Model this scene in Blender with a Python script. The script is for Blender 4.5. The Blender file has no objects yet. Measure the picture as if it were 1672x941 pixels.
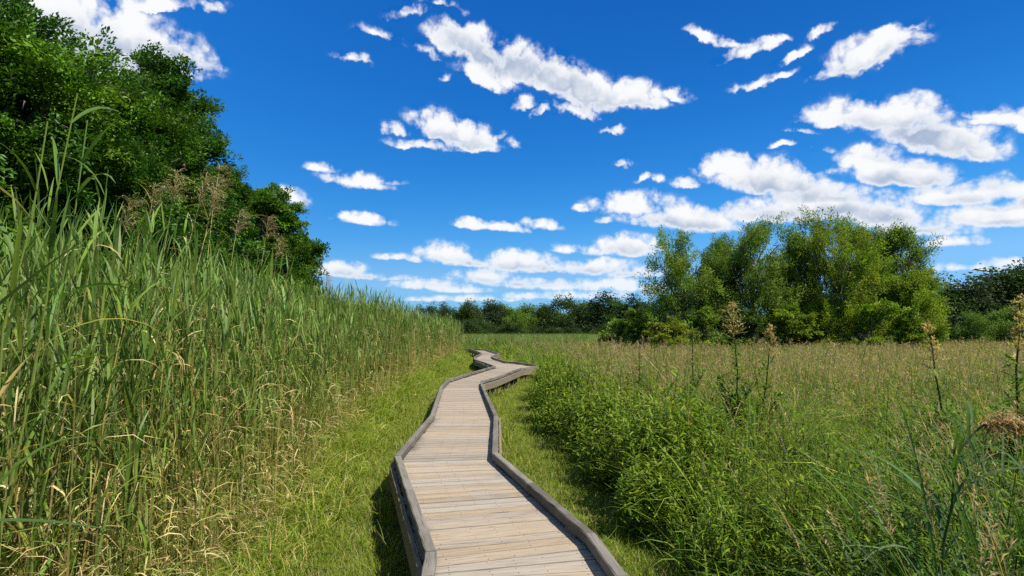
import bpy, math, random
import numpy as np
from mathutils import Vector

rng = np.random.default_rng(11)
random.seed(5)
S = bpy.context.scene
COL = S.collection
R = math.radians

# ------------------------------------------------------------------ camera
F = 929.0                      # focal length in photograph pixels (1672 wide)
HZ = 543.0                     # horizon row
CAM_Z = 2.15
PITCH = math.atan((HZ - 470.5) / F)
cam_d = bpy.data.cameras.new('camera'); cam = bpy.data.objects.new('camera', cam_d); COL.objects.link(cam)
cam_d.sensor_width = 36.0; cam_d.lens = 36.0 * F / 1672.0
cam_d.clip_start = 0.05; cam_d.clip_end = 6000
cam.location = (0, 0, CAM_Z); cam.rotation_euler = (R(90) + PITCH, 0, 0)
S.camera = cam

def ray(px, py):
    cx = (px - 836.0) / F; cy = (470.5 - py) / F
    c, s = math.cos(PITCH), math.sin(PITCH)
    return cx, c - cy * s, s + cy * c

def on_level(px, py, z):
    x, y, w = ray(px, py); t = (z - CAM_Z) / w
    return (x * t, y * t)

# ------------------------------------------------------------------ tagging
def tag(o, label=None, cat=None, group=None, kind=None):
    if label: o['label'] = label
    if cat: o['category'] = cat
    if group: o['group'] = group
    if kind: o['kind'] = kind
    return o

def empty(name, loc, rz=0.0):
    o = bpy.data.objects.new(name, None); o.empty_display_size = 0.2
    COL.objects.link(o); o.location = loc; o.rotation_euler = (0, 0, rz); return o

def copy_tree(o):
    c = o.copy(); COL.objects.link(c)
    for ch in o.children:
        k = ch.copy(); COL.objects.link(k); k.parent = c
    return c

# ------------------------------------------------------------------ mesh accumulator (quads only)
class Acc:
    def __init__(s): s.V = []; s.Q = []; s.C = []; s.W = []; s.n = 0
    def add(s, V, Q, C, W=None):
        V = np.asarray(V, np.float32).reshape(-1, 3); Q = np.asarray(Q, np.int64).reshape(-1, 4)
        C = np.asarray(C, np.float32)
        if C.ndim == 1: C = np.broadcast_to(C, V.shape)
        s.V.append(V); s.Q.append(Q + s.n); s.C.append(C.reshape(-1, 3))
        s.W.append(np.zeros_like(V) if W is None else np.asarray(W, np.float32).reshape(-1, 3))
        s.n += len(V)
    def mesh(s, name, mat, smooth=False, wood=False):
        V = np.concatenate(s.V); Q = np.concatenate(s.Q); C = np.concatenate(s.C)
        me = bpy.data.meshes.new(name)
        me.vertices.add(len(V)); me.vertices.foreach_set('co', V.ravel())
        me.loops.add(Q.size); me.loops.foreach_set('vertex_index', Q.ravel().astype(np.int32))
        me.polygons.add(len(Q)); me.polygons.foreach_set('loop_start', np.arange(0, Q.size, 4, dtype=np.int32))
        me.update(calc_edges=True)
        at = me.attributes.new('Col', 'FLOAT_COLOR', 'POINT')
        at.data.foreach_set('color', np.concatenate([C, np.ones((len(C), 1), np.float32)], 1).ravel())
        if wood:
            w = me.attributes.new('wood', 'FLOAT_VECTOR', 'POINT')
            w.data.foreach_set('vector', np.concatenate(s.W).ravel())
        me.polygons.foreach_set('use_smooth', np.full(len(Q), smooth))
        me.materials.append(mat)
        return me
    def build(s, name, mat, parent=None, loc=(0, 0, 0), smooth=False, wood=False):
        o = bpy.data.objects.new(name, s.mesh(name, mat, smooth, wood)); COL.objects.link(o)
        o.location = loc
        if parent is not None: o.parent = parent
        return o

def lerp(a, b, t): return a + (b - a) * t
def U(a, b, n=None): return rng.uniform(a, b, n)
def pick(palette, n, jit=0.16):
    p = np.asarray(palette, float); c = p[rng.integers(0, len(p), n)]
    return np.clip(c * (1 + rng.normal(0, jit, (n, 1))) * (1 + rng.normal(0, jit * .35, (n, 3))), .004, .85)

def ribbons(acc, base, az, e0, curl, L, W, k, c0, c1, prof='grass', twist=None, kink=1.3, fold=0.0):
    """curved tapering blades: base points, azimuth, start elevation, how far it bends over, length, width"""
    n = len(base)
    if n == 0: return
    az = np.broadcast_to(az, n); e0 = np.broadcast_to(e0, n); curl = np.broadcast_to(curl, n)
    L = np.broadcast_to(L, n); W = np.broadcast_to(W, n)
    t = np.linspace(0, 1, k + 1); tm = (t[1:] + t[:-1]) / 2
    em = e0[:, None] - curl[:, None] * tm[None] ** kink
    ca, sa = np.cos(az)[:, None], np.sin(az)[:, None]
    st = (L / k)[:, None]
    d = np.stack([np.cos(em) * ca * st, np.cos(em) * sa * st, np.sin(em) * st], -1)
    P = np.concatenate([np.zeros((n, 1, 3)), np.cumsum(d, 1)], 1) + base[:, None, :]
    e = e0[:, None] - curl[:, None] * t[None] ** kink
    h = np.stack([-sa, ca, np.zeros_like(sa)], -1)
    nr = np.stack([-np.sin(e) * ca, -np.sin(e) * sa, np.cos(e)], -1)
    if twist is None: side = np.broadcast_to(h, P.shape)
    else:
        tw = np.broadcast_to(twist, n)[:, None] * t[None]
        side = np.cos(tw)[..., None] * h + np.sin(tw)[..., None] * nr
    if prof == 'grass': pr = np.maximum((1 - t) ** 0.75, .05)
    elif prof == 'leaf': pr = np.maximum(2.0 * (t + .04) ** .45 * np.clip(1 - t, 0, 1) ** .85, .06) / 1.25
    elif prof == 'oval': pr = np.maximum(np.sin(np.pi * np.clip(t * .93 + .05, 0, 1)), .08)
    else: pr = np.ones_like(t)
    hw = (W[:, None] * pr[None] * .5)[..., None]
    c0 = np.broadcast_to(c0, (n, 3)); c1 = np.broadcast_to(c1, (n, 3))
    C = c0[:, None] + (c1 - c0)[:, None] * t[None, :, None]
    if fold:
        V = np.stack([P - side * hw + nr * hw * fold, P, P + side * hw + nr * hw * fold], 2)
        m = 3
    else:
        V = np.stack([P - side * hw, P + side * hw], 2); m = 2
    C = np.repeat(C[:, :, None, :], m, 2)
    idx = np.arange(n * (k + 1) * m).reshape(n, k + 1, m)
    Q = [np.stack([idx[:, :-1, j], idx[:, :-1, j + 1], idx[:, 1:, j + 1], idx[:, 1:, j]], -1).reshape(-1, 4) for j in range(m - 1)]
    acc.add(V, np.concatenate(Q), C)
    return P

def tubes(acc, P, rad, C, sides=3):
    """n paths (n,m,3) with radii (n,m) -> prisms"""
    n, m, _ = P.shape
    T = np.gradient(P, axis=1); T /= np.linalg.norm(T, axis=2, keepdims=True) + 1e-9
    up = np.where(np.abs(T[..., 2:3]) > .9, np.array([1., 0, 0]), np.array([0, 0, 1.]))
    a = np.cross(T, up); a /= np.linalg.norm(a, axis=2, keepdims=True) + 1e-9
    b = np.cross(T, a)
    ang = np.arange(sides) / sides * 2 * np.pi
    V = P[:, :, None] + rad[:, :, None, None] * (a[:, :, None] * np.cos(ang)[None, None, :, None] + b[:, :, None] * np.sin(ang)[None, None, :, None])
    idx = np.arange(n * m * sides).reshape(n, m, sides); nx = np.roll(idx, -1, 2)
    Q = np.stack([idx[:, :-1], nx[:, :-1], nx[:, 1:], idx[:, 1:]], -1)
    C = np.asarray(C, float)
    if C.ndim == 1: C = np.broadcast_to(C, (n, m, 3))
    elif C.ndim == 2: C = np.broadcast_to(C[:, None], (n, m, 3))
    acc.add(V, Q, np.repeat(C[:, :, None], sides, 2))

def norm(v): return v / (np.linalg.norm(v, axis=-1, keepdims=True) + 1e-9)

def leaves(acc, P, D, N, L, W, C, fold=.25):
    """diamond leaves folded along the midrib"""
    n = len(P)
    D = norm(D); side = norm(np.cross(N, D)); N = np.cross(D, side)
    L = np.broadcast_to(L, n)[:, None]; W = np.broadcast_to(W, n)[:, None]
    mid = P + D * L * .45 + N * W * fold
    V = np.stack([P, mid + side * W * .5, P + D * L - N * W * .12, mid - side * W * .5], 1)
    acc.add(V, np.arange(n * 4).reshape(n, 4), np.repeat(C[:, None], 4, 1))

# ------------------------------------------------------------------ materials
def mat_new(name):
    m = bpy.data.materials.new(name); m.use_nodes = True
    nt = m.node_tree; nt.nodes.clear(); return m, nt
def nd(nt, t, **kw):
    n = nt.nodes.new(t)
    for k, v in kw.items(): setattr(n, k, v)
    return n

def foliage_mat(name, trans=.35, rough=.5, spec=.3, tint=(1.25, 1.35, .55), var=0.0):
    m, nt = mat_new(name); L = nt.links.new
    a = nd(nt, 'ShaderNodeAttribute', attribute_name='Col'); col = a.outputs['Color']
    if var:
        oi = nd(nt, 'ShaderNodeObjectInfo'); hs = nd(nt, 'ShaderNodeHueSaturation')
        mr = nd(nt, 'ShaderNodeMapRange'); mr.inputs['To Min'].default_value = 1 - var; mr.inputs['To Max'].default_value = 1 + var
        L(oi.outputs['Random'], mr.inputs['Value']); L(mr.outputs[0], hs.inputs['Value'])
        mr2 = nd(nt, 'ShaderNodeMapRange'); mr2.inputs['To Min'].default_value = .5 + var * .06; mr2.inputs['To Max'].default_value = .5 - var * .06
        L(oi.outputs['Random'], mr2.inputs['Value']); L(mr2.outputs[0], hs.inputs['Hue'])
        L(col, hs.inputs['Color']); col = hs.outputs['Color']
    p = nd(nt, 'ShaderNodeBsdfPrincipled'); p.inputs['Roughness'].default_value = rough
    p.inputs['Specular IOR Level'].default_value = spec
    L(col, p.inputs['Base Color'])
    o = nd(nt, 'ShaderNodeOutputMaterial')
    if trans:
        t = nd(nt, 'ShaderNodeBsdfTranslucent'); mx = nd(nt, 'ShaderNodeMix', data_type='RGBA', blend_type='MULTIPLY')
        mx.inputs[0].default_value = 1; mx.inputs[7].default_value = (*tint, 1)
        L(col, mx.inputs[6]); L(mx.outputs[2], t.inputs['Color'])
        ms = nd(nt, 'ShaderNodeMixShader'); ms.inputs[0].default_value = trans
        L(p.outputs[0], ms.inputs[1]); L(t.outputs[0], ms.inputs[2]); L(ms.outputs[0], o.inputs['Surface'])
    else: L(p.outputs[0], o.inputs['Surface'])
    return m

M_GRASS = foliage_mat('grass_blades', .40, .6, .14)
M_REED = foliage_mat('reed_leaves', .34, .5, .22, (1.2, 1.3, .6))
M_LEAF = foliage_mat('tree_leaves', .28, .5, .2, (1.2, 1.3, .4), .16)
M_WILLOW = foliage_mat('willow_leaves', .36, .55, .18, (1.25, 1.3, .55), .10)
M_FAR = foliage_mat('woodland_leaves', .25, .6, .2, (1.2, 1.3, .5), .22)

def bark_mat():
    m, nt = mat_new('bark'); L = nt.links.new
    tc = nd(nt, 'ShaderNodeTexCoord'); mp = nd(nt, 'ShaderNodeMapping'); mp.inputs['Scale'].default_value = (9, 9, 2)
    n = nd(nt, 'ShaderNodeTexNoise'); n.inputs['Scale'].default_value = 3; n.inputs['Detail'].default_value = 8
    r = nd(nt, 'ShaderNodeValToRGB'); r.color_ramp.elements[0].color = (.045, .035, .025, 1); r.color_ramp.elements[1].color = (.17, .14, .10, 1)
    r.color_ramp.elements[0].position = .35; r.color_ramp.elements[1].position = .7
    b = nd(nt, 'ShaderNodeBump'); b.inputs['Strength'].default_value = .6
    p = nd(nt, 'ShaderNodeBsdfPrincipled'); p.inputs['Roughness'].default_value = .9
    o = nd(nt, 'ShaderNodeOutputMaterial')
    L(tc.outputs['Object'], mp.inputs[0]); L(mp.outputs[0], n.inputs['Vector']); L(n.outputs[0], r.inputs[0]); L(n.outputs[0], b.inputs['Height'])
    L(r.outputs[0], p.inputs['Base Color']); L(b.outputs[0], p.inputs['Normal']); L(p.outputs[0], o.inputs[0])
    return m
M_BARK = bark_mat()

def wood_mat(name, tan, grey, dark, end_grey):
    """boards carry 'wood' = (metres along, metres across, id) and 'Col'.r tint, .g = nearness to a board end"""
    m, nt = mat_new(name); L = nt.links.new
    w = nd(nt, 'ShaderNodeAttribute', attribute_name='wood'); c = nd(nt, 'ShaderNodeAttribute', attribute_name='Col')
    sc = nd(nt, 'ShaderNodeSeparateColor'); L(c.outputs['Color'], sc.inputs[0])
    def noise(scale, detail, rough=.6):
        mp = nd(nt, 'ShaderNodeVectorMath', operation='MULTIPLY'); mp.inputs[1].default_value = scale
        n = nd(nt, 'ShaderNodeTexNoise'); n.inputs['Scale'].default_value = 1; n.inputs['Detail'].default_value = detail; n.inputs['Roughness'].default_value = rough
        L(w.outputs['Vector'], mp.inputs[0]); L(mp.outputs[0], n.inputs['Vector']); return n.outputs[0]
    def ramp(v, lo, hi):
        r = nd(nt, 'ShaderNodeMapRange', interpolation_type='SMOOTHSTEP'); r.inputs['From Min'].default_value = lo; r.inputs['From Max'].default_value = hi
        L(v, r.inputs['Value']); return r.outputs[0]
    def mix(f, a, b, bt='MIX'):
        x = nd(nt, 'ShaderNodeMix', data_type='RGBA', blend_type=bt)
        for i, q in ((0, f), (6, a), (7, b)):
            if hasattr(q, 'links'): L(q, x.inputs[i])
            elif i == 0: x.inputs[0].default_value = q
            else: x.inputs[i].default_value = (*q, 1)
        return x.outputs[2]
    def math_(op, a, b):
        x = nd(nt, 'ShaderNodeMath', operation=op)
        for i, q in enumerate((a, b)):
            if hasattr(q, 'links'): L(q, x.inputs[i])
            else: x.inputs[i].default_value = q
        return x.outputs[0]
    patch = noise((1.3, 7, 3.1), 4); grain = noise((4, 90, 7.7), 6, .72); streak = noise((1.4, 34, 5.3), 4); crack = noise((1.8, 75, 9.1), 3)
    tone = math_('ADD', math_('MULTIPLY', patch, .9), math_('MULTIPLY', sc.outputs[0], .55))
    base = mix(math_('MULTIPLY', ramp(tone, .45, 1.05), .7), tan, grey)
    base = mix(math_('MULTIPLY', ramp(math_('ADD', sc.outputs[1], math_('MULTIPLY', math_('SUBTRACT', streak, .5), .9)), .45, .95), end_grey), base, grey)
    base = mix(math_('MULTIPLY', ramp(streak, .53, .76), .5), base, dark)
    tco = nd(nt, 'ShaderNodeTexCoord'); st = nd(nt, 'ShaderNodeTexNoise'); st.inputs['Scale'].default_value = 1.7; st.inputs['Detail'].default_value = 7; st.inputs['Roughness'].default_value = .68
    L(tco.outputs['Object'], st.inputs['Vector'])
    base = mix(math_('MULTIPLY', ramp(st.outputs[0], .46, .70), .65), base, grey)
    base = mix(math_('MULTIPLY', ramp(math_('ADD', math_('MULTIPLY', sc.outputs[1], .42), st.outputs[0]), .72, 1.02), .7), base, dark)
    base = mix(math_('MULTIPLY', ramp(crack, .61, .68), .8), base, dark)
    g = nd(nt, 'ShaderNodeMapRange'); g.inputs['From Min'].default_value = .25; g.inputs['From Max'].default_value = .75; g.inputs['To Min'].default_value = .66; g.inputs['To Max'].default_value = 1.26
    L(grain, g.inputs['Value'])
    bright = math_('MULTIPLY', g.outputs[0], math_('ADD', math_('MULTIPLY', sc.outputs[2], .26), .80))
    sv = nd(nt, 'ShaderNodeVectorMath', operation='SCALE'); L(base, sv.inputs[0]); L(bright, sv.inputs['Scale'])
    b = nd(nt, 'ShaderNodeBump'); b.inputs['Strength'].default_value = .5; b.inputs['Distance'].default_value = .004
    L(math_('SUBTRACT', grain, math_('MULTIPLY', ramp(crack, .64, .72), 1.2)), b.inputs['Height'])
    p = nd(nt, 'ShaderNodeBsdfPrincipled'); p.inputs['Roughness'].default_value = .82; p.inputs['Specular IOR Level'].default_value = .25
    o = nd(nt, 'ShaderNodeOutputMaterial')
    L(sv.outputs[0], p.inputs['Base Color']); L(b.outputs[0], p.inputs['Normal']); L(p.outputs[0], o.inputs[0])
    return m
M_DECK = wood_mat('weathered_deck_boards', (.31, .238, .155), (.275, .246, .203), (.06, .047, .034), .95)
M_CURB = wood_mat('grey_weathered_timber', (.10, .086, .066), (.225, .20, .165), (.024, .02, .015), .3)
M_FASCIA = wood_mat('weathered_joist', (.20, .15, .085), (.17, .15, .125), (.05, .04, .03), .3)

def plain_mat(name, col, rough=.6, metal=0.0):
    m, nt = mat_new(name)
    p = nd(nt, 'ShaderNodeBsdfPrincipled'); p.inputs['Base Color'].default_value = (*col, 1); p.inputs['Roughness'].default_value = rough; p.inputs['Metallic'].default_value = metal
    o = nd(nt, 'ShaderNodeOutputMaterial'); nt.links.new(p.outputs[0], o.inputs[0]); return m

def ground_mat():
    m, nt = mat_new('meadow_soil'); L = nt.links.new
    tc = nd(nt, 'ShaderNodeTexCoord')
    n1 = nd(nt, 'ShaderNodeTexNoise'); n1.inputs['Scale'].default_value = .35; n1.inputs['Detail'].default_value = 6
    n2 = nd(nt, 'ShaderNodeTexNoise'); n2.inputs['Scale'].default_value = 22; n2.inputs['Detail'].default_value = 8
    r = nd(nt, 'ShaderNodeValToRGB'); e = r.color_ramp.elements
    e[0].position = .3; e[0].color = (.05, .075, .014, 1); e[1].position = .72; e[1].color = (.11, .125, .032, 1)
    r2 = nd(nt, 'ShaderNodeValToRGB'); r2.color_ramp.elements[0].color = (.04, .05, .014, 1); r2.color_ramp.elements[1].color = (.14, .14, .05, 1)
    mx = nd(nt, 'ShaderNodeMix', data_type='RGBA'); mx.inputs[0].default_value = .5
    p = nd(nt, 'ShaderNodeBsdfPrincipled'); p.inputs['Roughness'].default_value = .95; p.inputs['Specular IOR Level'].default_value = .1
    o = nd(nt, 'ShaderNodeOutputMaterial'); b = nd(nt, 'ShaderNodeBump'); b.inputs['Distance'].default_value = .03
    L(tc.outputs['Object'], n1.inputs['Vector']); L(tc.outputs['Object'], n2.inputs['Vector'])
    L(n1.outputs[0], r.inputs[0]); L(n2.outputs[0], r2.inputs[0]); L(r.outputs[0], mx.inputs[6]); L(r2.outputs[0], mx.inputs[7])
    L(n2.outputs[0], b.inputs['Height']); L(b.outputs[0], p.inputs['Normal'])
    L(mx.outputs[2], p.inputs['Base Color']); L(p.outputs[0], o.inputs[0]); return m

# ------------------------------------------------------------------ sun and sky
SUN_AZ, SUN_EL = R(122), R(55)       # azimuth measured from +Y towards +X
to_sun = Vector((math.cos(SUN_EL) * math.sin(SUN_AZ), math.cos(SUN_EL) * math.cos(SUN_AZ), math.sin(SUN_EL)))
sl = bpy.data.lights.new('sun', 'SUN'); sl.energy = 5.0; sl.angle = R(.53); sl.color = (1, .955, .88)
so = bpy.data.objects.new('sun', sl); COL.objects.link(so); so.rotation_euler = to_sun.to_track_quat('Z', 'Y').to_euler(); so.location = (20, -20, 40)

# every cloud: (px, py, half width, half height, tilt clockwise deg, strength) on the photograph -> azimuth / elevation
CLOUDS = [
 (95,18,115,52,10,1.2),(200,55,115,46,18,1.2),(285,85,62,36,20,1.1),(262,108,60,22,10,.9),(250,6,42,14,0,.8),(330,9,40,13,10,.7),(150,85,90,40,10,1.0),
 (670,20,28,10,-15,.55),(716,6,30,9,10,.6),(575,97,26,8,15,.5),(620,60,26,7,20,.3),
 (742,68,42,26,20,1),(790,88,62,36,22,1.15),(850,108,66,34,20,1.1),(910,130,70,36,18,1.15),(960,148,62,34,10,1.1),(1018,156,58,28,8,1.05),(1058,170,30,12,0,.8),(945,182,34,11,5,.8),(790,125,40,18,20,.8),
 (855,172,20,11,0,.6),(892,187,20,6,0,.5),(1110,156,17,11,30,.55),(725,125,9,7,0,.45),(1005,212,15,7,0,.6),(700,85,14,6,20,.35),
 (735,212,58,27,14,1.05),(770,235,40,14,8,.9),(692,237,46,9,5,.65),(645,213,17,8,0,.55),(842,238,10,8,0,.5),(815,230,10,8,-40,.4),
 (530,270,26,9,5,.75),(582,294,48,15,12,.95),(478,320,24,15,25,.85),(592,358,40,10,5,.75),(565,352,20,9,0,.7),(640,300,14,4,0,.3),
 (805,369,50,11,5,.9),(770,361,20,8,0,.7),(886,366,29,11,5,.85),(1018,264,14,8,0,.55),(1050,293,11,6,-20,.5),(1120,300,18,10,10,.6),(1076,296,8,7,0,.4),(953,341,11,6,10,.5),(985,360,9,6,0,.45),(1278,240,15,6,0,.5),(1340,245,20,5,0,.3),
 (735,416,44,18,12,1),(765,428,30,9,10,.8),(845,428,58,17,3,1),(900,437,36,9,5,.7),(650,420,30,5,5,.5),(680,423,16,6,25,.5),
 (560,441,40,12,0,.95),(600,449,34,8,0,.8),(700,466,62,8,6,.75),(755,474,40,5,5,.6),(795,454,54,12,8,.9),(850,464,46,8,5,.7),(640,455,34,4,0,.4),
 (1028,402,48,17,5,1),(930,406,24,8,8,.7),(968,410,18,7,10,.6),
 (970,437,62,14,3,1),(1030,446,46,9,0,.8),(905,466,84,9,3,.75),(985,463,60,9,0,.8),(870,484,60,5,0,.6),(960,482,80,6,0,.6),(1045,470,40,8,0,.7),(700,488,60,4,0,.45),(790,488,60,5,0,.5),
 (1040,335,66,24,4,1.05),(1105,357,88,25,8,1.1),(1165,366,40,15,5,.8),
 (1192,276,52,24,5,1.05),(1245,292,84,34,8,1.2),(1300,302,34,22,10,.9),
 (1260,346,80,22,0,1),(1360,334,112,33,4,1.15),(1440,352,70,26,8,1),
 (1352,190,42,20,-5,.95),(1410,184,72,34,8,1.15),(1480,190,72,36,12,1.2),(1530,225,92,34,12,1.2),(1595,245,54,22,8,1),(1310,216,22,6,5,.5),
 (1415,262,50,26,0,1.05),(1465,284,84,24,3,1.05),(1360,280,18,8,0,.5),
 (1560,318,66,24,0,1),(1632,308,62,26,0,1.1),(1620,354,96,24,0,1.1),(1690,330,40,40,0,1),
 (1500,372,80,18,5,1),(1548,394,64,9,0,.8),(1575,437,70,7,0,.55),(1650,428,40,8,0,.6),(1650,450,30,5,0,.4),
 (1425,86,80,26,-18,1.05),(1380,104,52,16,-20,.9),(1458,64,58,20,-12,1),(1500,45,28,9,-20,.6),(1345,58,16,6,-25,.35),
 (1165,68,36,10,10,.6),(1225,82,46,12,-22,.75),(1262,62,26,8,-10,.55),(1292,94,26,8,-25,.6),(1250,133,36,7,-14,.55),
 (1640,192,52,20,8,.9),(1600,182,24,7,0,.5),(1690,200,30,26,0,.9),
]
GREYS = [(175,90,120,30,15,1),(870,128,130,20,19,.75),(985,172,70,12,5,.7),(735,230,60,12,8,.6),(1105,374,110,12,5,.9),(1250,315,90,14,4,1),(1360,358,140,16,2,1),
 (1470,225,90,20,10,1),(1560,262,90,14,3,1),(1465,300,90,12,0,.9),(1620,335,100,10,0,.9),(1620,374,110,10,0,1),(1420,372,90,10,3,.9),(735,431,50,7,3,.7),(845,440,62,7,0,.7),(970,448,70,6,0,.7),(1028,415,48,7,0,.7),(575,452,60,5,0,.6),(800,464,60,5,0,.6),(1410,108,70,10,-18,.5)]

def azel(px, py):
    x, y, z = ray(px, py)
    return math.atan2(x, y), math.asin(z / math.sqrt(x * x + y * y + z * z))

w = bpy.data.worlds.new('World'); S.world = w; w.use_nodes = True
nt = w.node_tree; nt.nodes.clear(); LK = nt.links.new
def wm(op, a, b=None, c=None, clamp=False):
    x = nd(nt, 'ShaderNodeMath', operation=op); x.use_clamp = clamp
    for i, q in enumerate((a, b, c)):
        if q is None: continue
        if hasattr(q, 'links'): LK(q, x.inputs[i])
        else: x.inputs[i].default_value = q
    return x.outputs[0]
def wv(op, a, b=None, scale=None):
    x = nd(nt, 'ShaderNodeVectorMath', operation=op)
    for i, q in enumerate((a, b)):
        if q is None: continue
        if hasattr(q, 'links'): LK(q, x.inputs[i])
        else: x.inputs[i].default_value = q
    if scale is not None: x.inputs['Scale'].default_value = scale
    return x
def wsmooth(v, lo, hi, a=0, b=1):
    r = nd(nt, 'ShaderNodeMapRange', interpolation_type='SMOOTHSTEP')
    for k_, q in (('From Min', lo), ('From Max', hi), ('To Min', a), ('To Max', b)): r.inputs[k_].default_value = q
    LK(v, r.inputs['Value']); return r.outputs[0]
def wnoise(vec, scale, detail, rough, col=False):
    n = nd(nt, 'ShaderNodeTexNoise'); n.inputs['Scale'].default_value = scale; n.inputs['Detail'].default_value = detail; n.inputs['Roughness'].default_value = rough
    LK(vec, n.inputs['Vector']); return n.outputs['Color'] if col else n.outputs[0]

SKY_STRENGTH = .058
sky = nd(nt, 'ShaderNodeTexSky', sky_type='NISHITA'); sky.sun_disc = False
sky.sun_elevation = SUN_EL; sky.sun_rotation = -SUN_AZ; sky.altitude = 100; sky.air_density = 1.0; sky.dust_density = .4; sky.ozone_density = 2.5
tc = nd(nt, 'ShaderNodeTexCoord'); sep = nd(nt, 'ShaderNodeSeparateXYZ'); LK(tc.outputs['Generated'], sep.inputs[0])
az_ = wm('ARCTAN2', sep.outputs[0], wm('ABSOLUTE', sep.outputs[1])); el_ = wm('ARCSINE', sep.outputs[2])
cb = nd(nt, 'ShaderNodeCombineXYZ'); LK(az_, cb.inputs[0]); LK(el_, cb.inputs[1]); p0 = cb.outputs[0]
def comb(x, y=None, z=None):
    c = nd(nt, 'ShaderNodeCombineXYZ')
    for i, q in enumerate((x, y, z)):
        if q is not None: LK(q, c.inputs[i])
    return c.outputs[0]
# features are smaller towards the horizon, where the clouds are farther off
size = wsmooth(el_, 0.0, .42, .32, 1.0)
warp1 = wv('SUBTRACT', wnoise(p0, 14, 5, .62, True), (.5, .5, .5)).outputs[0]
pw = wv('ADD', p0, wv('MULTIPLY', warp1, comb(wm('MULTIPLY', size, .066), wm('MULTIPLY', wm('MULTIPLY', size, size), .058))).outputs[0]).outputs[0]
pb = wv('ADD', p0, wv('MULTIPLY', warp1, comb(wm('MULTIPLY', size, .035), wm('MULTIPLY', size, .035))).outputs[0]).outputs[0]
def puffs(vec, scale, detail):
    n = nd(nt, 'ShaderNodeTexVoronoi', voronoi_dimensions='2D', feature='F1'); n.inputs['Scale'].default_value = scale
    n.inputs['Detail'].default_value = detail; n.inputs['Roughness'].default_value = .55; n.inputs['Lacunarity'].default_value = 2.1; n.normalize = True
    LK(vec, n.inputs['Vector']); return n.outputs['Distance']
def field(items, p, wide=1.25):
    best = None; p_all = p
    for i_, (px, py, rx, ry, rot, s) in enumerate(items):
        if i_ and i_ % 6 == 0:      # ties each batch to the one before, so the shader runs them in turn
            p = wv('MULTIPLY_ADD', best, (1e-9, 1e-9, 1e-9)).outputs[0]; LK(p_all, p.node.inputs[2])
        ry *= 1.25 if py > 385 else 1.0; rot *= .4 if py > 385 else (.55 if px > 1000 and py > 150 else 1.0); py = py + .22 * ry; a0, e0 = azel(px, py); c_, s_ = math.cos(R(rot)), math.sin(R(rot))
        ax = azel(px + rx * c_, py + rx * s_); bx = azel(px - ry * s_, py + ry * c_)
        ra = math.hypot(ax[0] - a0, ax[1] - e0); rb = math.hypot(bx[0] - a0, bx[1] - e0); th = math.atan2(ax[1] - e0, ax[0] - a0)
        mp = nd(nt, 'ShaderNodeMapping', vector_type='TEXTURE'); LK(p, mp.inputs[0])
        mp.inputs['Location'].default_value = (a0, e0, 0); mp.inputs['Rotation'].default_value = (0, 0, th); mp.inputs['Scale'].default_value = (ra * wide, rb * wide, 1)
        q = mp.outputs[0]
        neg = wv('MULTIPLY', q, (-1, -2.1, 0)); q = wv('MAXIMUM', q, neg.outputs[0]).outputs[0]
        ln = wv('LENGTH', q).outputs['Value']
        v = wm('MULTIPLY_ADD', ln, -s, s)
        best = v if best is None else wm('MAXIMUM', best, v)
    return best
fld = field(CLOUDS, pw); gry = field(GREYS, pw, 1.9)
over = wm('MULTIPLY_ADD', wnoise(tc.outputs['Generated'], 3.1, 3, .5), 4.0, -1.95)      # unseen broken cloud added above the frame to whiten the blue fill light
fld = wm('MAXIMUM', fld, wm('SUBTRACT', over, wsmooth(el_, .70, .95, 3.0, 0.0)))
big = puffs(pb, 19, 0.0); small = puffs(pb, 46, 2.0); wisp = wnoise(p0, 34, 6, .60); soft = wnoise(p0, 11, 3, .5)
lump = wm('ADD', wm('MULTIPLY', wm('MULTIPLY', wm('SUBTRACT', .42, big), size), 1.5), wm('MULTIPLY', wm('SUBTRACT', .40, small), 1.35))
dens = wm('ADD', fld, lump)
dens = wm('ADD', dens, wm('MULTIPLY', wm('SUBTRACT', wisp, .5), .85))
dens = wm('ADD', dens, wm('MULTIPLY', wm('SUBTRACT', soft, .5), .9))
dens = wm('MULTIPLY', dens, wsmooth(fld, -.30, .12))      # nothing where no cloud is near
alpha = wm('MULTIPLY', wsmooth(dens, -.03, .80), wsmooth(el_, 0.0, .16, .72, 1.0))
core = wsmooth(dens, .30, 1.10)
g_ = wm('MULTIPLY', wsmooth(gry, -.55, .75), core)
shade = wm('SUBTRACT', 1.0, wm('MULTIPLY', g_, .72))
shade = wm('ADD', shade, wm('MULTIPLY', wm('MULTIPLY', wm('SUBTRACT', .30, small), core), .55))
shade = wm('ADD', shade, wm('MULTIPLY', wm('MULTIPLY', wm('SUBTRACT', .38, big), core), .75))
shade = wm('MINIMUM', wm('MAXIMUM', shade, .2), 1.06)
cc = nd(nt, 'ShaderNodeMix', data_type='RGBA'); cc.inputs[6].default_value = (3.5, 4.5, 6.3, 1); cc.inputs[7].default_value = (9.5, 9.6, 9.8, 1)
LK(wsmooth(shade, .15, 1.0), cc.inputs[0])
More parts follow.
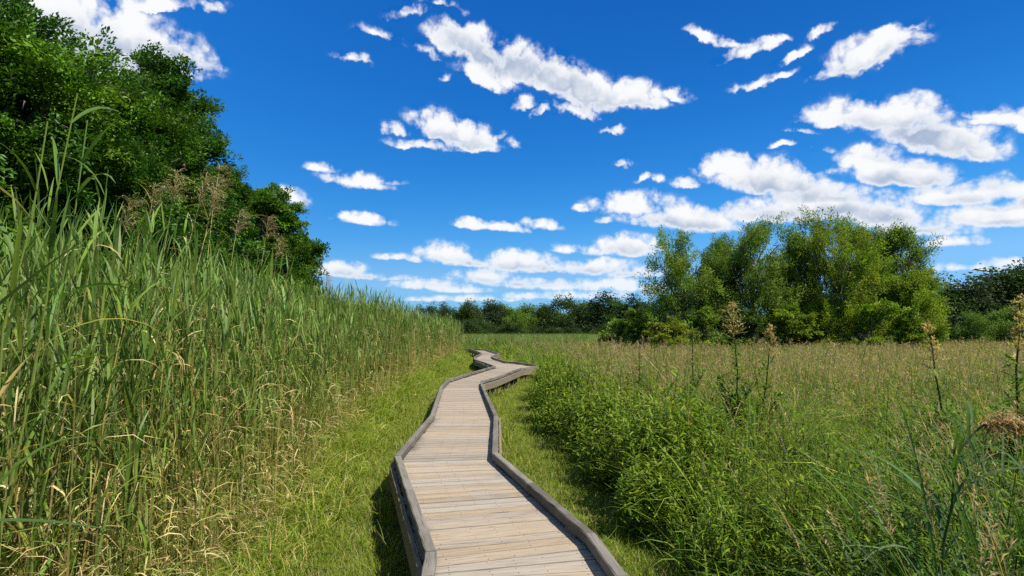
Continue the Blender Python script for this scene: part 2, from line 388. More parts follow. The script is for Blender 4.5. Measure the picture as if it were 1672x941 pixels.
# the sky's own blue
sc_ = nd(nt, 'ShaderNodeSeparateColor'); LK(sky.outputs[0], sc_.inputs[0])
def chan(v, gain, g, top): return wm('SMOOTH_MIN', wm('MULTIPLY', wm('POWER', wm('MAXIMUM', v, 0), g), gain), top, top * .35)
cs = nd(nt, 'ShaderNodeCombineColor')
LK(chan(sc_.outputs[0], .054, 2.82, 2.3), cs.inputs[0]); LK(chan(sc_.outputs[1], .646, 1.27, 5.6), cs.inputs[1]); LK(chan(sc_.outputs[2], 1.94, .854, 10.2), cs.inputs[2])
mx = nd(nt, 'ShaderNodeMix', data_type='RGBA'); LK(alpha, mx.inputs[0]); LK(cs.outputs[0], mx.inputs[6]); LK(cc.outputs[2], mx.inputs[7])
bg = nd(nt, 'ShaderNodeBackground'); bg.inputs['Strength'].default_value = SKY_STRENGTH; LK(mx.outputs[2], bg.inputs['Color'])
ow = nd(nt, 'ShaderNodeOutputWorld'); LK(bg.outputs[0], ow.inputs['Surface'])
w.cycles.sampling_method = 'MANUAL'; w.cycles.sample_map_resolution = 512

# ------------------------------------------------------------------ layout lines (metres; x right, y away from the camera)
WALL = np.array([(-6,-1.9),(0,-2.0),(3,-2.1),(5.6,-2.35),(10,-3.0),(17,-3.6),(26,-3.95),(40,-4.2),(54,-4.5),(58,-7),(64,-30),(70,-90)], float)
MEAD = np.array([(-6,2.1),(2,1.95),(5.6,1.7),(9.2,1.3),(14.6,.78),(20,.95),(24,1.75),(27,2.1),(31,1.1),(36,.2),(42,.3),(50,-.6),(55,-1.4),(60,-6),(64,-40),(70,-95),(300,-200)], float)
def wall_x(y): return np.interp(y, WALL[:, 0], WALL[:, 1])
def mead_x(y):
    y = np.asarray(y, float)
    return np.interp(y, MEAD[:, 0], MEAD[:, 1]) + (.20 * np.sin(y * 1.9 + .6) + .13 * np.sin(y * 4.3 + 2.0)) * np.clip((40 - y) / 20, 0, 1) * np.where((y > 22) & (y < 31), .3, 1)
def gz(x, y): return .035 * np.sin(x * .7 + 1) * np.cos(y * .45) + .02 * np.sin(y * 1.3 + x * 1.9)

def build_ground():
    xs = np.unique(np.concatenate([np.linspace(-12, 12, 49), np.linspace(-60, 60, 41), np.array([-3000, -800, -250, -120, 120, 250, 800, 3000.])]))
    ys = np.unique(np.concatenate([np.linspace(-8, 60, 120), np.linspace(60, 180, 21), np.array([-3000, -300, -60, -20, 260, 500, 1200, 3500.])]))
    X, Y = np.meshgrid(xs, ys); Z = gz(X, Y) * (np.hypot(X, Y) < 200)
    V = np.stack([X, Y, Z], -1); idx = np.arange(X.size).reshape(X.shape)
    Q = np.stack([idx[:-1, :-1], idx[:-1, 1:], idx[1:, 1:], idx[1:, :-1]], -1)
    a = Acc(); a.add(V, Q, np.array([.1, .1, .1]))
    tag(a.build('ground', ground_mat(), smooth=True), kind='structure')
build_ground()

# ------------------------------------------------------------------ boardwalk
DECK = .50; CT = DECK + .115     # deck top and kerb top
def K(px, py): return np.array(on_level(px, py, CT))
Lp = {i: K(*p) for i, p in enumerate([(697,941),(704,900),(649,744),(705.5,678),(721,630.5),(733.7,619),(773,607.5),(808,597.5),(775.5,587),(774.5,583),(787,576.5),(776.6,572.5),(768.6,569.9)])}
Rp = {i: K(*p) for i, p in enumerate([(1016,941),(964.5,871),(808,739),(809.5,678.5),(787,629),(786.7,622),(806,616.8),(850.5,601),(877.5,597.6),(876,595.6),(846,591.4),(825.5,590),(807,584.5),(802.7,581.6),(815,577),(798,572.5),(793,570.6)])}
left = [np.array((-.50,-4.0)), np.array((-.50,1.2))] + [Lp[i] for i in range(13)] + [Lp[12] + np.array((-2.2, 1.6)), Lp[12] + np.array((-5., 2.6))]
right = [np.array((.72,-4.0)), np.array((.72,1.2))] + [Rp[i] for i in range(17)] + [Rp[16] + np.array((-2.0, 1.8)), Rp[16] + np.array((-5.0, 3.0))]
bw = tag(empty('boardwalk', (0, 0, 0)), 'weathered timber boardwalk with low grey kerb beams winding through the marsh', 'boardwalk')
pairs = [(left[0], right[0]), (left[1], right[1]), (Lp[0], Rp[0]), (Lp[1], Rp[1]), (Lp[2], Rp[2]), (Lp[3], Rp[3]), (Lp[4], Rp[4]), (Lp[5], Rp[5]), (Lp[6], Rp[6]), (Lp[7], Rp[7]), (Lp[7] + .03, Rp[8]),
         (Lp[7] + np.array((-.05, .06)), Rp[9]), (Lp[7] + np.array((-.15, .2)), Rp[10]), (Lp[8], Rp[11]), (Lp[9], Rp[12]), (Lp[9] + .05, Rp[13]), (Lp[10], Rp[14]), (Lp[11], Rp[15]), (Lp[12], Rp[16]), (left[-2], right[-2]), (left[-1], right[-1])]
def box_on(acc, a, b, c, d, z0, z1, col, along, across, wid):
    """hexahedron over the quad a-b-c-d (a,b one long edge; d,c the other)"""
    V = np.array([[*a, z0], [*b, z0], [*c, z0], [*d, z0], [*a, z1], [*b, z1], [*c, z1], [*d, z1]])
    Q = [[4, 5, 6, 7], [3, 2, 1, 0], [0, 1, 5, 4], [1, 2, 6, 5], [2, 3, 7, 6], [3, 0, 4, 7]]
    h = z1 - z0
    W = np.array([[0, 0, wid], [along, 0, wid], [along, across, wid], [0, across, wid]])
    W = np.concatenate([W + np.array([0, -h, 0]), W]); W[2:4, 1] += 2 * h
    acc.add(V, Q, col, W)
deck = Acc(); nails = Acc(); pid = 0
def sub_plank(acc, l0, l1, r0, r1, z0, z1, wid):
    """one board from the left edge to the right edge, cut in 4 along its length so the ends can weather"""
    tint = random.random(); bri = random.random()
    us = [0, .13, .5, .87, 1.0]; ends = [1, .45, 0, .45, 1]
    wd = np.linalg.norm((l1 + r1) / 2 - (l0 + r0) / 2); ln = np.linalg.norm(r0 - l0)
    V = []; C = []; W = []
    for u, e in zip(us, ends):
        p, q = l0 + (r0 - l0) * u, l1 + (r1 - l1) * u
        for (xy, z, v) in ((p, z0, -.04), (q, z0, wd + .04), (q, z1, wd), (p, z1, 0)):
            V.append((xy[0], xy[1], z)); C.append((tint, e, bri)); W.append((u * ln, v, wid * 1.37))
    Q = []
    for i in range(4):
        o = i * 4
        for j in range(4): Q.append([o + j, o + (j + 1) % 4, o + 4 + (j + 1) % 4, o + 4 + j])
    Q += [[0, 3, 2, 1], [16, 17, 18, 19]]
    Q = np.array(Q)[:, ::-1]
    acc.add(V, Q, np.array(C), W)
for (l0, r0), (l1, r1) in zip(pairs[:-1], pairs[1:]):
    span = max(np.linalg.norm((l1 + r1) / 2 - (l0 + r0) / 2), .6 * np.linalg.norm(r1 - r0), .6 * np.linalg.norm(l1 - l0))
    n = max(1, round(span / .148))
    for i in range(n):
        t0, t1 = i / n, (i + 1) / n
        A, B = lerp(l0, l1, t0), lerp(r0, r1, t0); C_, D_ = lerp(l0, l1, t1), lerp(r0, r1, t1)
        gap = random.uniform(.005, .012) if random.random() < .75 else random.uniform(.014, .022)
        dl = C_ - A; dr = D_ - B; nl, nr_ = np.linalg.norm(dl), np.linalg.norm(dr)
        cl = dl * min(.45, gap / 2 / max(nl, 1e-4)); cr = dr * min(.45, gap / 2 / max(nr_, 1e-4))
        ax = norm(B - A); el = random.uniform(.035, .06); er = random.uniform(.035, .06)
        zt = DECK + random.uniform(-.0035, .0025); pid += 1
        sub_plank(deck, A + cl - ax * el, C_ - cl - ax * el, B + cr + ax * er, D_ - cr + ax * er, zt - .04, zt, pid)
        if min(nl, nr_) < .08 or (A[1] + B[1]) / 2 > 14: continue
        for u in (.10, .34, .5, .66, .90):
            for v in (.25, .75):
                if random.random() < .12: continue
                uu = u + random.uniform(-.012, .012); vv = v + random.uniform(-.08, .08)
                c = lerp(lerp(A, B, uu), lerp(C_, D_, uu), vv); r_ = random.uniform(.0035, .0055); ang = random.random()
                for q in range(2):
                    a_ = ang + q * math.pi / 2
                    ex, ey = math.cos(a_) * r_, math.sin(a_) * r_
                pts = [(c[0] + r_ * math.cos(ang + k * math.pi / 4), c[1] + r_ * math.sin(ang + k * math.pi / 4), zt + .0015) for k in range(8)]
                nails.add(pts, [[0, 1, 2, 3], [0, 3, 4, 7], [4, 5, 6, 7]], np.array([.05, .04, .035]))
do = deck.build('deck', M_DECK, bw, wood=True)
no = nails.build('nail_heads', plain_mat('rusty_nail', (.045, .036, .03), .7, .3), do)

def offset_line(pts, off):
    pts = [np.asarray(p) for p in pts]; out = []
    for i, p in enumerate(pts):
        d0 = norm(p - pts[i - 1]) if i else None; d1 = norm(pts[i + 1] - p) if i < len(pts) - 1 else None
        d0 = d1 if d0 is None else d0; d1 = d0 if d1 is None else d1
        n0 = np.array((-d0[1], d0[0])); n1 = np.array((-d1[1], d1[0])); m = norm(n0 + n1)
        out.append(p + m * off / max(.35, float(m @ n0)))
    return out
kid = 500
def beam_run(pts, o_in, o_out, z0, z1, name, mat, maxlen=2.6, gap=.004):
    """mitred timbers along a line; each timber a part of its own"""
    global kid
    a, b = offset_line(pts, o_in), offset_line(pts, o_out)
    for i in range(len(pts) - 1):
        ln = np.linalg.norm(pts[i + 1] - pts[i])
        if ln < .03: continue
        k = max(1, math.ceil(ln / maxlen))
        for j in range(k):
            s0, s1 = j / k, (j + 1) / k; g = gap / ln
            acc = Acc(); kid += 1
            zj = random.uniform(-.004, .004)
            nseg = max(1, int(ln / k / .25)); tint = random.uniform(.1, 1); bri = random.uniform(.2, .9)
            for q in range(1): 
                u0, u1 = s0 + g, s1 - g
                P0, P1 = lerp(a[i], a[i + 1], u0), lerp(a[i], a[i + 1], u1); Q1, Q0 = lerp(b[i], b[i + 1], u1), lerp(b[i], b[i + 1], u0)
                bevel_beam(acc, P0, P1, Q1, Q0, z0 + zj, z1 + zj, np.array([tint, .4, bri]), ln / k, kid * 2.13)
            acc.build(name, mat, bw, wood=True)
def bevel_beam(acc, a, b, c, d, z0, z1, col, ln, wid):
    """beam with eased top edges; a-b inner edge, d-c outer edge; long faces cut in pieces and slightly worn"""
    e = min(.008, .2 * (z1 - z0)); w_ = np.linalg.norm(d - a); f = min(.4, e / w_)
    n = max(2, int(ln / .12)); V = []; W = []
    for i in range(n + 1):
        u = i / n; p, q = lerp(a, b, u), lerp(d, c, u)
        j = np.random.RandomState(int(wid * 100) + i).normal(0, .0016, 6)
        prof = [(0, z0, 0), (0 + j[0] / w_, z1 - e, z1 - z0), (f, z1 + j[1], z1 - z0 + e), (1 - f, z1 + j[2], z1 - z0 + e + w_), (1 + j[3] / w_, z1 - e, z1 - z0 + 2 * e + w_), (1, z0, 2 * (z1 - z0) + w_)]
        for (s_, z, v) in prof:
            xy = p + (q - p) * s_; V.append((xy[0], xy[1], z)); W.append((u * ln, v, wid))
    Q = []
    for i in range(n):
        for j in range(6): Q.append([i * 6 + j, i * 6 + (j + 1) % 6, i * 6 + 6 + (j + 1) % 6, i * 6 + 6 + j])
    for o in (0, n * 6): Q += [[o, o + 1, o + 2, o + 5], [o + 2, o + 3, o + 4, o + 5]]
    acc.add(V, Q, col, W)
HWK = .040
beam_run(left, -HWK, HWK, DECK + .035, CT, 'kerb_beam', M_CURB)
beam_run(right, -HWK, HWK, DECK + .035, CT, 'kerb_beam', M_CURB)
beam_run(left, .052, .094, DECK - .20, DECK + .004, 'rim_joist', M_FASCIA, 3.4)
beam_run(right, -.094, -.052, DECK - .20, DECK + .004, 'rim_joist', M_FASCIA, 3.4)
# spacer blocks that lift the kerb off the deck, and posts under the rims
def along(pts, step, start=.3):
    res = []; carry = start
    for p, q in zip(pts[:-1], pts[1:]):
        ln = np.linalg.norm(q - p); d = norm(q - p); s = carry
        while s < ln: res.append((p + d * s, d)); s += step
        carry = s - ln
    return res
def small_box(name, c, d, lx, ly, z0, z1, mat):
    global kid
    kid += 1; n = np.array((-d[1], d[0])); acc = Acc()
    bevel_beam(acc, c - d * lx / 2 - n * ly / 2, c + d * lx / 2 - n * ly / 2, c + d * lx / 2 + n * ly / 2, c - d * lx / 2 + n * ly / 2, z0, z1, np.array([.5, .5, random.random()]), lx, kid * 1.7)
    acc.build(name, mat, bw, wood=True)
for pts in (left, right):
    for c, d in along(pts, 1.22):
        if c[1] < 30: small_box('spacer_block', c, d, .20, .075, DECK + .003, DECK + .034, M_CURB)
for pts, sgn in ((left, 1), (right, -1)):
    for c, d in along(pts, 2.3, 1.0):
        n = np.array((-d[1], d[0])); q = c + n * sgn * (-.02)
        small_box('support_post', q, d, .09, .09, -.15, DECK - .045, M_FASCIA)
cross = Acc()
for (l, r) in pairs[1:-1]:
    a = norm(r - l); n = np.array((-a[1], a[0]))
    box_on(cross, l - n * .02 + a * .04, r - n * .02 - a * .04, r + n * .02 - a * .04, l + n * .02 + a * .04, DECK - .24, DECK - .046, np.array([.4, .4, .5]), 1.2, .04, 77.)
cross.build('cross_beams', M_FASCIA, bw, wood=True)

# deck footprint test (grass must not poke through the boards)
def deck_halfwidth_mask(x, y, margin=.12):
    l_ = np.array([left[0], left[1]] + [Lp[i] for i in range(8)]); r_ = np.array([right[0], right[1]] + [Rp[i] for i in range(9)])
    poly = list(left) + list(right[::-1])
    poly = np.array(poly); inside = np.zeros(x.shape, bool); j = len(poly) - 1
    for i in range(len(poly)):
        xi, yi = poly[i]; xj, yj = poly[j]
        cnd = ((yi > y) != (yj > y)) & (x < (xj - xi) * (y - yi) / (yj - yi + 1e-12) + xi)
        inside ^= cnd; j = i
    # distance to the edges
    dmin = np.full(x.shape, 1e9)
    for pts in (left, right):
        for p, q in zip(pts[:-1], pts[1:]):
            d = q - p; L2 = d @ d + 1e-9
            t = np.clip(((x - p[0]) * d[0] + (y - p[1]) * d[1]) / L2, 0, 1)
            dmin = np.minimum(dmin, np.hypot(x - p[0] - t * d[0], y - p[1] - t * d[1]))
    return inside | (dmin < margin)

def scatter(n, x0, x1, y0, y1, test):
    x = U(x0, x1, n); y = U(y0, y1, n); k = test(x, y); return x[k], y[k]
def in_view(x, y, m=.25): return (y > -1.5) & (np.abs(x) < (.90 + m) * np.abs(y) + 4.5)
def patch(x, y, s=1.0, ph=0.0):
    """cheap smooth patchiness 0..1"""
    return .5 + .5 * (np.sin(x * 1.1 * s + ph + 1.7 * np.sin(y * .6 * s + ph)) * np.cos(y * .9 * s - ph + 1.3 * np.sin(x * .8 * s + 2 * ph)))

# ------------------------------------------------------------------ mown grass either side of the boardwalk
def mown():
    a = Acc()
    def ok(x, y): return (x > wall_x(y) - .5) & (x < mead_x(y) + .4) & in_view(x, y) & (~deck_halfwidth_mask(x, y, .06) | (rng.random(len(x)) < .12))
    for (y0, y1, dens, ws, hs) in ((-1.5, 6, 4200, .0065, 1.1), (6, 11, 2900, .0085, 1.1), (11, 20, 1700, .012, 1.15), (20, 34, 800, .018, 1.2), (34, 62, 300, .03, 1.25)):
        xl, xr = wall_x(np.array([y0, y1])).min() - .5, mead_x(np.array([y0, y1])).max() + .6
        x, y = scatter(int(dens * (xr - xl) * (y1 - y0)), xl, xr, y0, y1, ok); n = len(x)
        pt = patch(x, y, 1.6, .4); pt2 = patch(x, y, 4.5, 2.1)
        L = (U(.03, .10, n) + .11 * pt2 ** 2 * U(0, 1, n)) * hs * (1 - .25 * deck_halfwidth_mask(x, y, .06))
        tall = rng.random(n) < .05; L[tall] *= U(1.4, 2.4, tall.sum())
        green = pick([(.17, .225, .018), (.195, .235, .022), (.12, .19, .016), (.21, .235, .03)], n, .2)
        dry = pick([(.34, .28, .12), (.28, .24, .09), (.40, .33, .17)], n)
        isdry = rng.random(n) < (.08 + .22 * pt * pt2)
        c = np.where(isdry[:, None], dry, green)
        ribbons(a, np.stack([x, y, gz(x, y) - .005], -1), U(0, 6.283, n), U(.75, 1.5, n), U(.2, 1.5, n), L, ws * U(.7, 1.5, n), 2, c * .9, c * 1.12, twist=U(-.8, .8, n))
    # small weeds in the turf and longer grass left standing against the boards
    y = U(2, 16, 420); x = np.where(rng.random(420) < .5, wall_x(y) + U(.1, 1.3, 420), mead_x(y) - U(.05, 1.1, 420)); k = ~deck_halfwidth_mask(x, y, .1)
    forbs(a, x[k], y[k], U(.05, .14, k.sum()), 9, .07, .022, 2, [(.13, .20, .02), (.09, .15, .016), (.17, .22, .03)], .6, (.3, 1.5), lo=.02)
    for pts, sg in ((left, 1), (right, -1)):
        for q, d in along(pts, .012, .01):
            if not 1.5 < q[1] < 30 or patch(q[0], q[1], 2.3, 1.1) < .45 or random.random() < .55: continue
            nrm = np.array((-d[1], d[0])) * sg; g = q + nrm * random.uniform(.10, .24); c = pick([(.16, .22, .02), (.13, .20, .018), (.30, .26, .10)], 1)
            ribbons(a, np.array([[g[0], g[1], 0]]), U(0, 6.283, 1), U(1.0, 1.5, 1), U(.2, 1.6, 1), U(.18, .5, 1), U(.006, .011, 1) * (1 + q[1] / 14), 4, c * .9, c * 1.1, twist=U(-1, 1, 1))
    tag(a.build('mown_grass', M_GRASS), 'short mown yellow green grass along both sides of the boardwalk', 'grass', kind='stuff')

# ------------------------------------------------------------------ reeds
G_TOP = [(.12, .20, .028), (.155, .225, .034), (.085, .155, .024), (.135, .195, .046)]
G_LOW = [(.15, .20, .025), (.18, .21, .03), (.11, .17, .022)]
DRY = [(.50, .38, .16), (.42, .32, .11), (.56, .45, .22), (.36, .25, .09), (.48, .40, .13)]
def reeds(a, x, y, H, nleaf, kleaf, wscale, lean_az=None, plume=None, stem_sides=3, fold=.0, dry_amt=1.0):
    n = len(x); base = np.stack([x, y, gz(x, y)], -1)
    la = U(0, 6.283, n) if lean_az is None else lean_az
    ln = U(.02, .16, n) * H
    s = np.linspace(0, 1, 5)
    P = base[:, None] + np.stack([np.cos(la)[:, None] * ln[:, None] * s ** 2, np.sin(la)[:, None] * ln[:, None] * s ** 2, H[:, None] * s * np.ones((n, 1))], -1)
    old = rng.random(n) < .22 * dry_amt
    cs0 = np.where(old[:, None], pick(DRY, n), pick([(.30, .26, .07), (.22, .24, .05), (.38, .30, .10)], n)); cs1 = np.where(old[:, None], pick(DRY, n), pick(G_TOP, n))
    tubes(a, P, np.outer(.0058 * np.sqrt(wscale) * U(.8, 1.2, n), np.array([1.1, 1.0, .85, .65, .3])) , cs0[:, None] + (cs1 - cs0)[:, None] * (s[None, :, None] ** 1.2), stem_sides)
    for j in range(nleaf):
        f = np.clip(lerp(.16, .985, (j + .5) / nleaf) + U(-.05, .05, n), .05, .99)
        keep = rng.random(n) < np.where(f < .45, .75, .96)
        f = f[keep]; m = len(f); Pk = P[keep]
        i0 = np.minimum((f * 4).astype(int), 3); fr = (f * 4 - i0)[:, None]
        b = Pk[np.arange(m), i0] * (1 - fr) + Pk[np.arange(m), i0 + 1] * fr
        dryp = np.clip((.52 - f) * 1.5, .03, .55) * dry_amt + .75 * old[keep] * (f < .9); isdry = rng.random(m) < dryp
        az = la[keep] * 0 + U(0, 6.283, m)
        L = U(.24, .48, m) * np.where(isdry, U(.55, .95, m), 1) * np.where(f > .93, .8, 1)
        W = U(.016, .030, m) * wscale * np.where(isdry, .5, 1)
        e0 = np.where(isdry, U(-.2, 1.2, m), U(1.12, 1.48, m)); curl = np.where(isdry, U(.6, 2.8, m), U(.0, .62, m) + .6 * (rng.random(m) < .18))
        g = pick(G_TOP, m); lowg = pick(G_LOW, m); mixf = np.clip((f - .25) / .4, 0, 1)[:, None]
        c = np.where(isdry[:, None], pick(DRY, m), lowg + (g - lowg) * mixf)
        ribbons(a, b, az, e0, curl, L, W, kleaf, c, c * np.where(isdry, 1.0, 1.08)[:, None], 'leaf', twist=np.where(isdry, U(-3, 3, m), U(-.9, .9, m)), fold=fold)
    return P
def dry_tangle(a, x, y, z, k=3, ws=1.0, Ls=1.0):
    n = len(x); c = pick(DRY + [(.22, .23, .05), (.17, .22, .03), (.14, .2, .025), (.2, .24, .035), (.12, .18, .025)], n)
    ribbons(a, np.stack([x, y, z], -1), U(0, 6.283, n), U(-.4, 1.2, n), U(.4, 3.2, n), U(.15, .42, n) * Ls, U(.005, .012, n) * ws, k, c, c * 1.08, 'leaf', twist=U(-3, 3, n))

def reed_bed():
    a = Acc()
    for (y0, y1, depth, dens, nl, kl, ws) in ((.9, 6, 3.2, 58, 16, 4, 1.0), (6, 11, 3.6, 50, 15, 3, 1.1), (11, 18, 4.0, 30, 12, 3, 1.35), (18, 30, 4.5, 20, 11, 2, 1.8), (30, 58, 5, 12, 9, 2, 2.6)):
        xa = wall_x(np.array([y0, y1])).min() - depth - .5; xb = wall_x(np.array([y0, y1])).max()
        def ok(x, y): return (x < wall_x(y) - .05) & (x > wall_x(y) - depth) & (np.abs(x) < 1.05 * y + 3.5) & (np.hypot(x + 1.9, y - 1.0) > .8)
        x, y = scatter(int(dens * (xb - xa) * (y1 - y0)), xa, xb, y0, y1, ok)
        edge = np.clip((wall_x(y) - x) / .9, 0, 1)
        H = (1.95 + .42 * np.clip((y - 6) / 12, 0, 1) + .70 * edge ** .7 + .32 * patch(x, y, .8, 1.2)) * U(.86, 1.1, len(x))
        reeds(a, x, y, H, nl, kl, ws)
    # behind the front: taller back rows, sparser, up to the trees
    for (y0, y1, dens, ws) in ((3, 14, 9, 1.25), (14, 30, 8, 1.8), (30, 56, 5, 2.6)):
        def ok(x, y): return (x < wall_x(y) - 2.6) & (x > -13) & (np.abs(x) < 1.0 * y + 1.5)
        x, y = scatter(int(dens * 11 * (y1 - y0)), -13.5, -4, y0, y1, ok)
        reeds(a, x, y, (2.75 + .5 * np.clip((y - 8) / 14, 0, 1) + .3 * patch(x, y, .5, 3)) * U(.88, 1.1, len(x)), 9, 2, ws)
    # dry leaf tangle low in the bed, thinning upwards
    for (y0, y1, dens, ws, Ls) in ((1, 6, 900, 1.0, 1.0), (6, 12, 480, 1.2, 1.1), (12, 26, 90, 1.7, 1.2), (26, 54, 20, 2.4, 1.5)):
        n = int(dens * 1.6 * (y1 - y0)); y = U(y0, y1, n); x = wall_x(y) - np.abs(rng.normal(.25, .55, n)) - .02
        z = .05 + np.abs(rng.normal(0, .75, n)); k = (np.abs(x) < y + 1.5) & (z < 2.3)
        dry_tangle(a, x[k], y[k], z[k], 3, ws, Ls)
    # lower, yellower grass skirt at the foot of the reeds
    for (y0, y1, dens, ws) in ((1, 6, 1300, .009), (6, 12, 1000, .012), (12, 26, 480, .018), (26, 55, 160, .03)):
        n = int(dens * 1.3 * (y1 - y0)); y = U(y0, y1, n); off = U(-1.0, .55, n); x = wall_x(y) + off + .25 * (patch(x=y * 1.3, y=y * .7, s=1.5) - .5)
        k = (np.abs(x) < y + 1.4) & ~deck_halfwidth_mask(x, y, .1); x, y, off = x[k], y[k], off[k]; n = len(x)
        far = np.clip((y - 6) / 10, 0, 1)
        L = np.clip((1.25 - 1.0 * (off + 1) / 1.55) * U(.5, 1.15, n), .12, 1.4) * (.75 + .5 * patch(x, y, 2.2, .9)) * lerp(.8, 1.2, far)
        g = pick([(.19, .24, .018), (.14, .21, .018), (.22, .25, .02), (.12, .18, .016)], n)
        isd = rng.random(n) < lerp(.17, .04, np.clip((y - 5) / 5, 0, 1)); c = np.where(isd[:, None], pick(DRY, n), g)
        ribbons(a, np.stack([x, y, gz(x, y)], -1), U(0, 6.283, n), U(.9, 1.5, n), U(.4, 2.2, n), L, ws * U(.7, 1.4, n), 4, c * .92, c * 1.1, twist=U(-1.2, 1.2, n))
    tag(a.build('reed_bed', M_REED), 'tall dense wall of green reeds with dry tan lower leaves', 'reeds', kind='stuff')
reed_bed()

# ------------------------------------------------------------------ meadow
MG = [(.105, .175, .016), (.135, .20, .018), (.07, .13, .013), (.175, .22, .024)]
TAN = [(.36, .25, .13), (.29, .195, .10), (.43, .32, .18), (.24, .16, .08), (.31, .235, .11)]
def seedheads(a, x, y, H, ws=1.0, k=3, spk=5, sl=.09):
    n = len(x); base = np.stack([x, y, gz(x, y)], -1); az = U(0, 6.283, n)
    c0 = pick([(.16, .18, .05), (.24, .2, .09)], n); c1 = pick(TAN, n)
    P = ribbons(a, base, az, U(1.3, 1.55, n), U(.05, .5, n), H, .0035 * ws * U(.8, 1.3, n), k, c0, c1, 'const', twist=U(-1, 1, n))
    top = P[:, -1]; d = norm(P[:, -1] - P[:, -2])
    for j in range(spk):
        b = top - d * (U(0, .20, n) * H * .8)[:, None]; c = pick(TAN, n)
        ribbons(a, b, U(0, 6.283, n), U(.3, 1.4, n), U(-.2, 1.2, n), U(.5, 1.2, n) * sl * ws ** .3, U(.004, .009, n) * ws, 2, c, c * 1.1, 'oval', twist=U(-2, 2, n))
def forbs(a, x, y, H, nl, ll, lw, k, pal, ws=1.0, droop=(.2, 1.3), stemc=(.10, .14, .03), lo=.12):
    n = len(x); base = np.stack([x, y, gz(x, y)], -1); la = U(0, 6.283, n); ln = U(.02, .22, n) * H; s = np.linspace(0, 1, 4)
    P = base[:, None] + np.stack([np.cos(la)[:, None] * ln[:, None] * s ** 2, np.sin(la)[:, None] * ln[:, None] * s ** 2, H[:, None] * s * np.ones((n, 1))], -1)
    tubes(a, P, np.outer(.0045 * ws * U(.8, 1.3, n), np.array([1.2, 1, .8, .4])), pick([stemc], n), 3)
    for j in range(nl):
        f = np.clip(lerp(lo, .99, (j + .5) / nl) + U(-.04, .04, n), .03, .995); i0 = np.minimum((f * 3).astype(int), 2); fr = (f * 3 - i0)[:, None]
        b = P[np.arange(n), i0] * (1 - fr) + P[np.arange(n), i0 + 1] * fr; c = pick(pal, n)
        sz = 1.15 - .55 * f
        ribbons(a, b, U(0, 6.283, n), U(.1, 1.1, n), U(*droop, n), U(.7, 1.25, n) * ll * sz, U(.75, 1.25, n) * lw * sz, k, c * .95, c * 1.08, 'leaf', twist=U(-.7, .7, n), fold=.0)
FB = [(.175, .245, .018), (.125, .20, .016), (.22, .28, .026), (.085, .15, .014)]
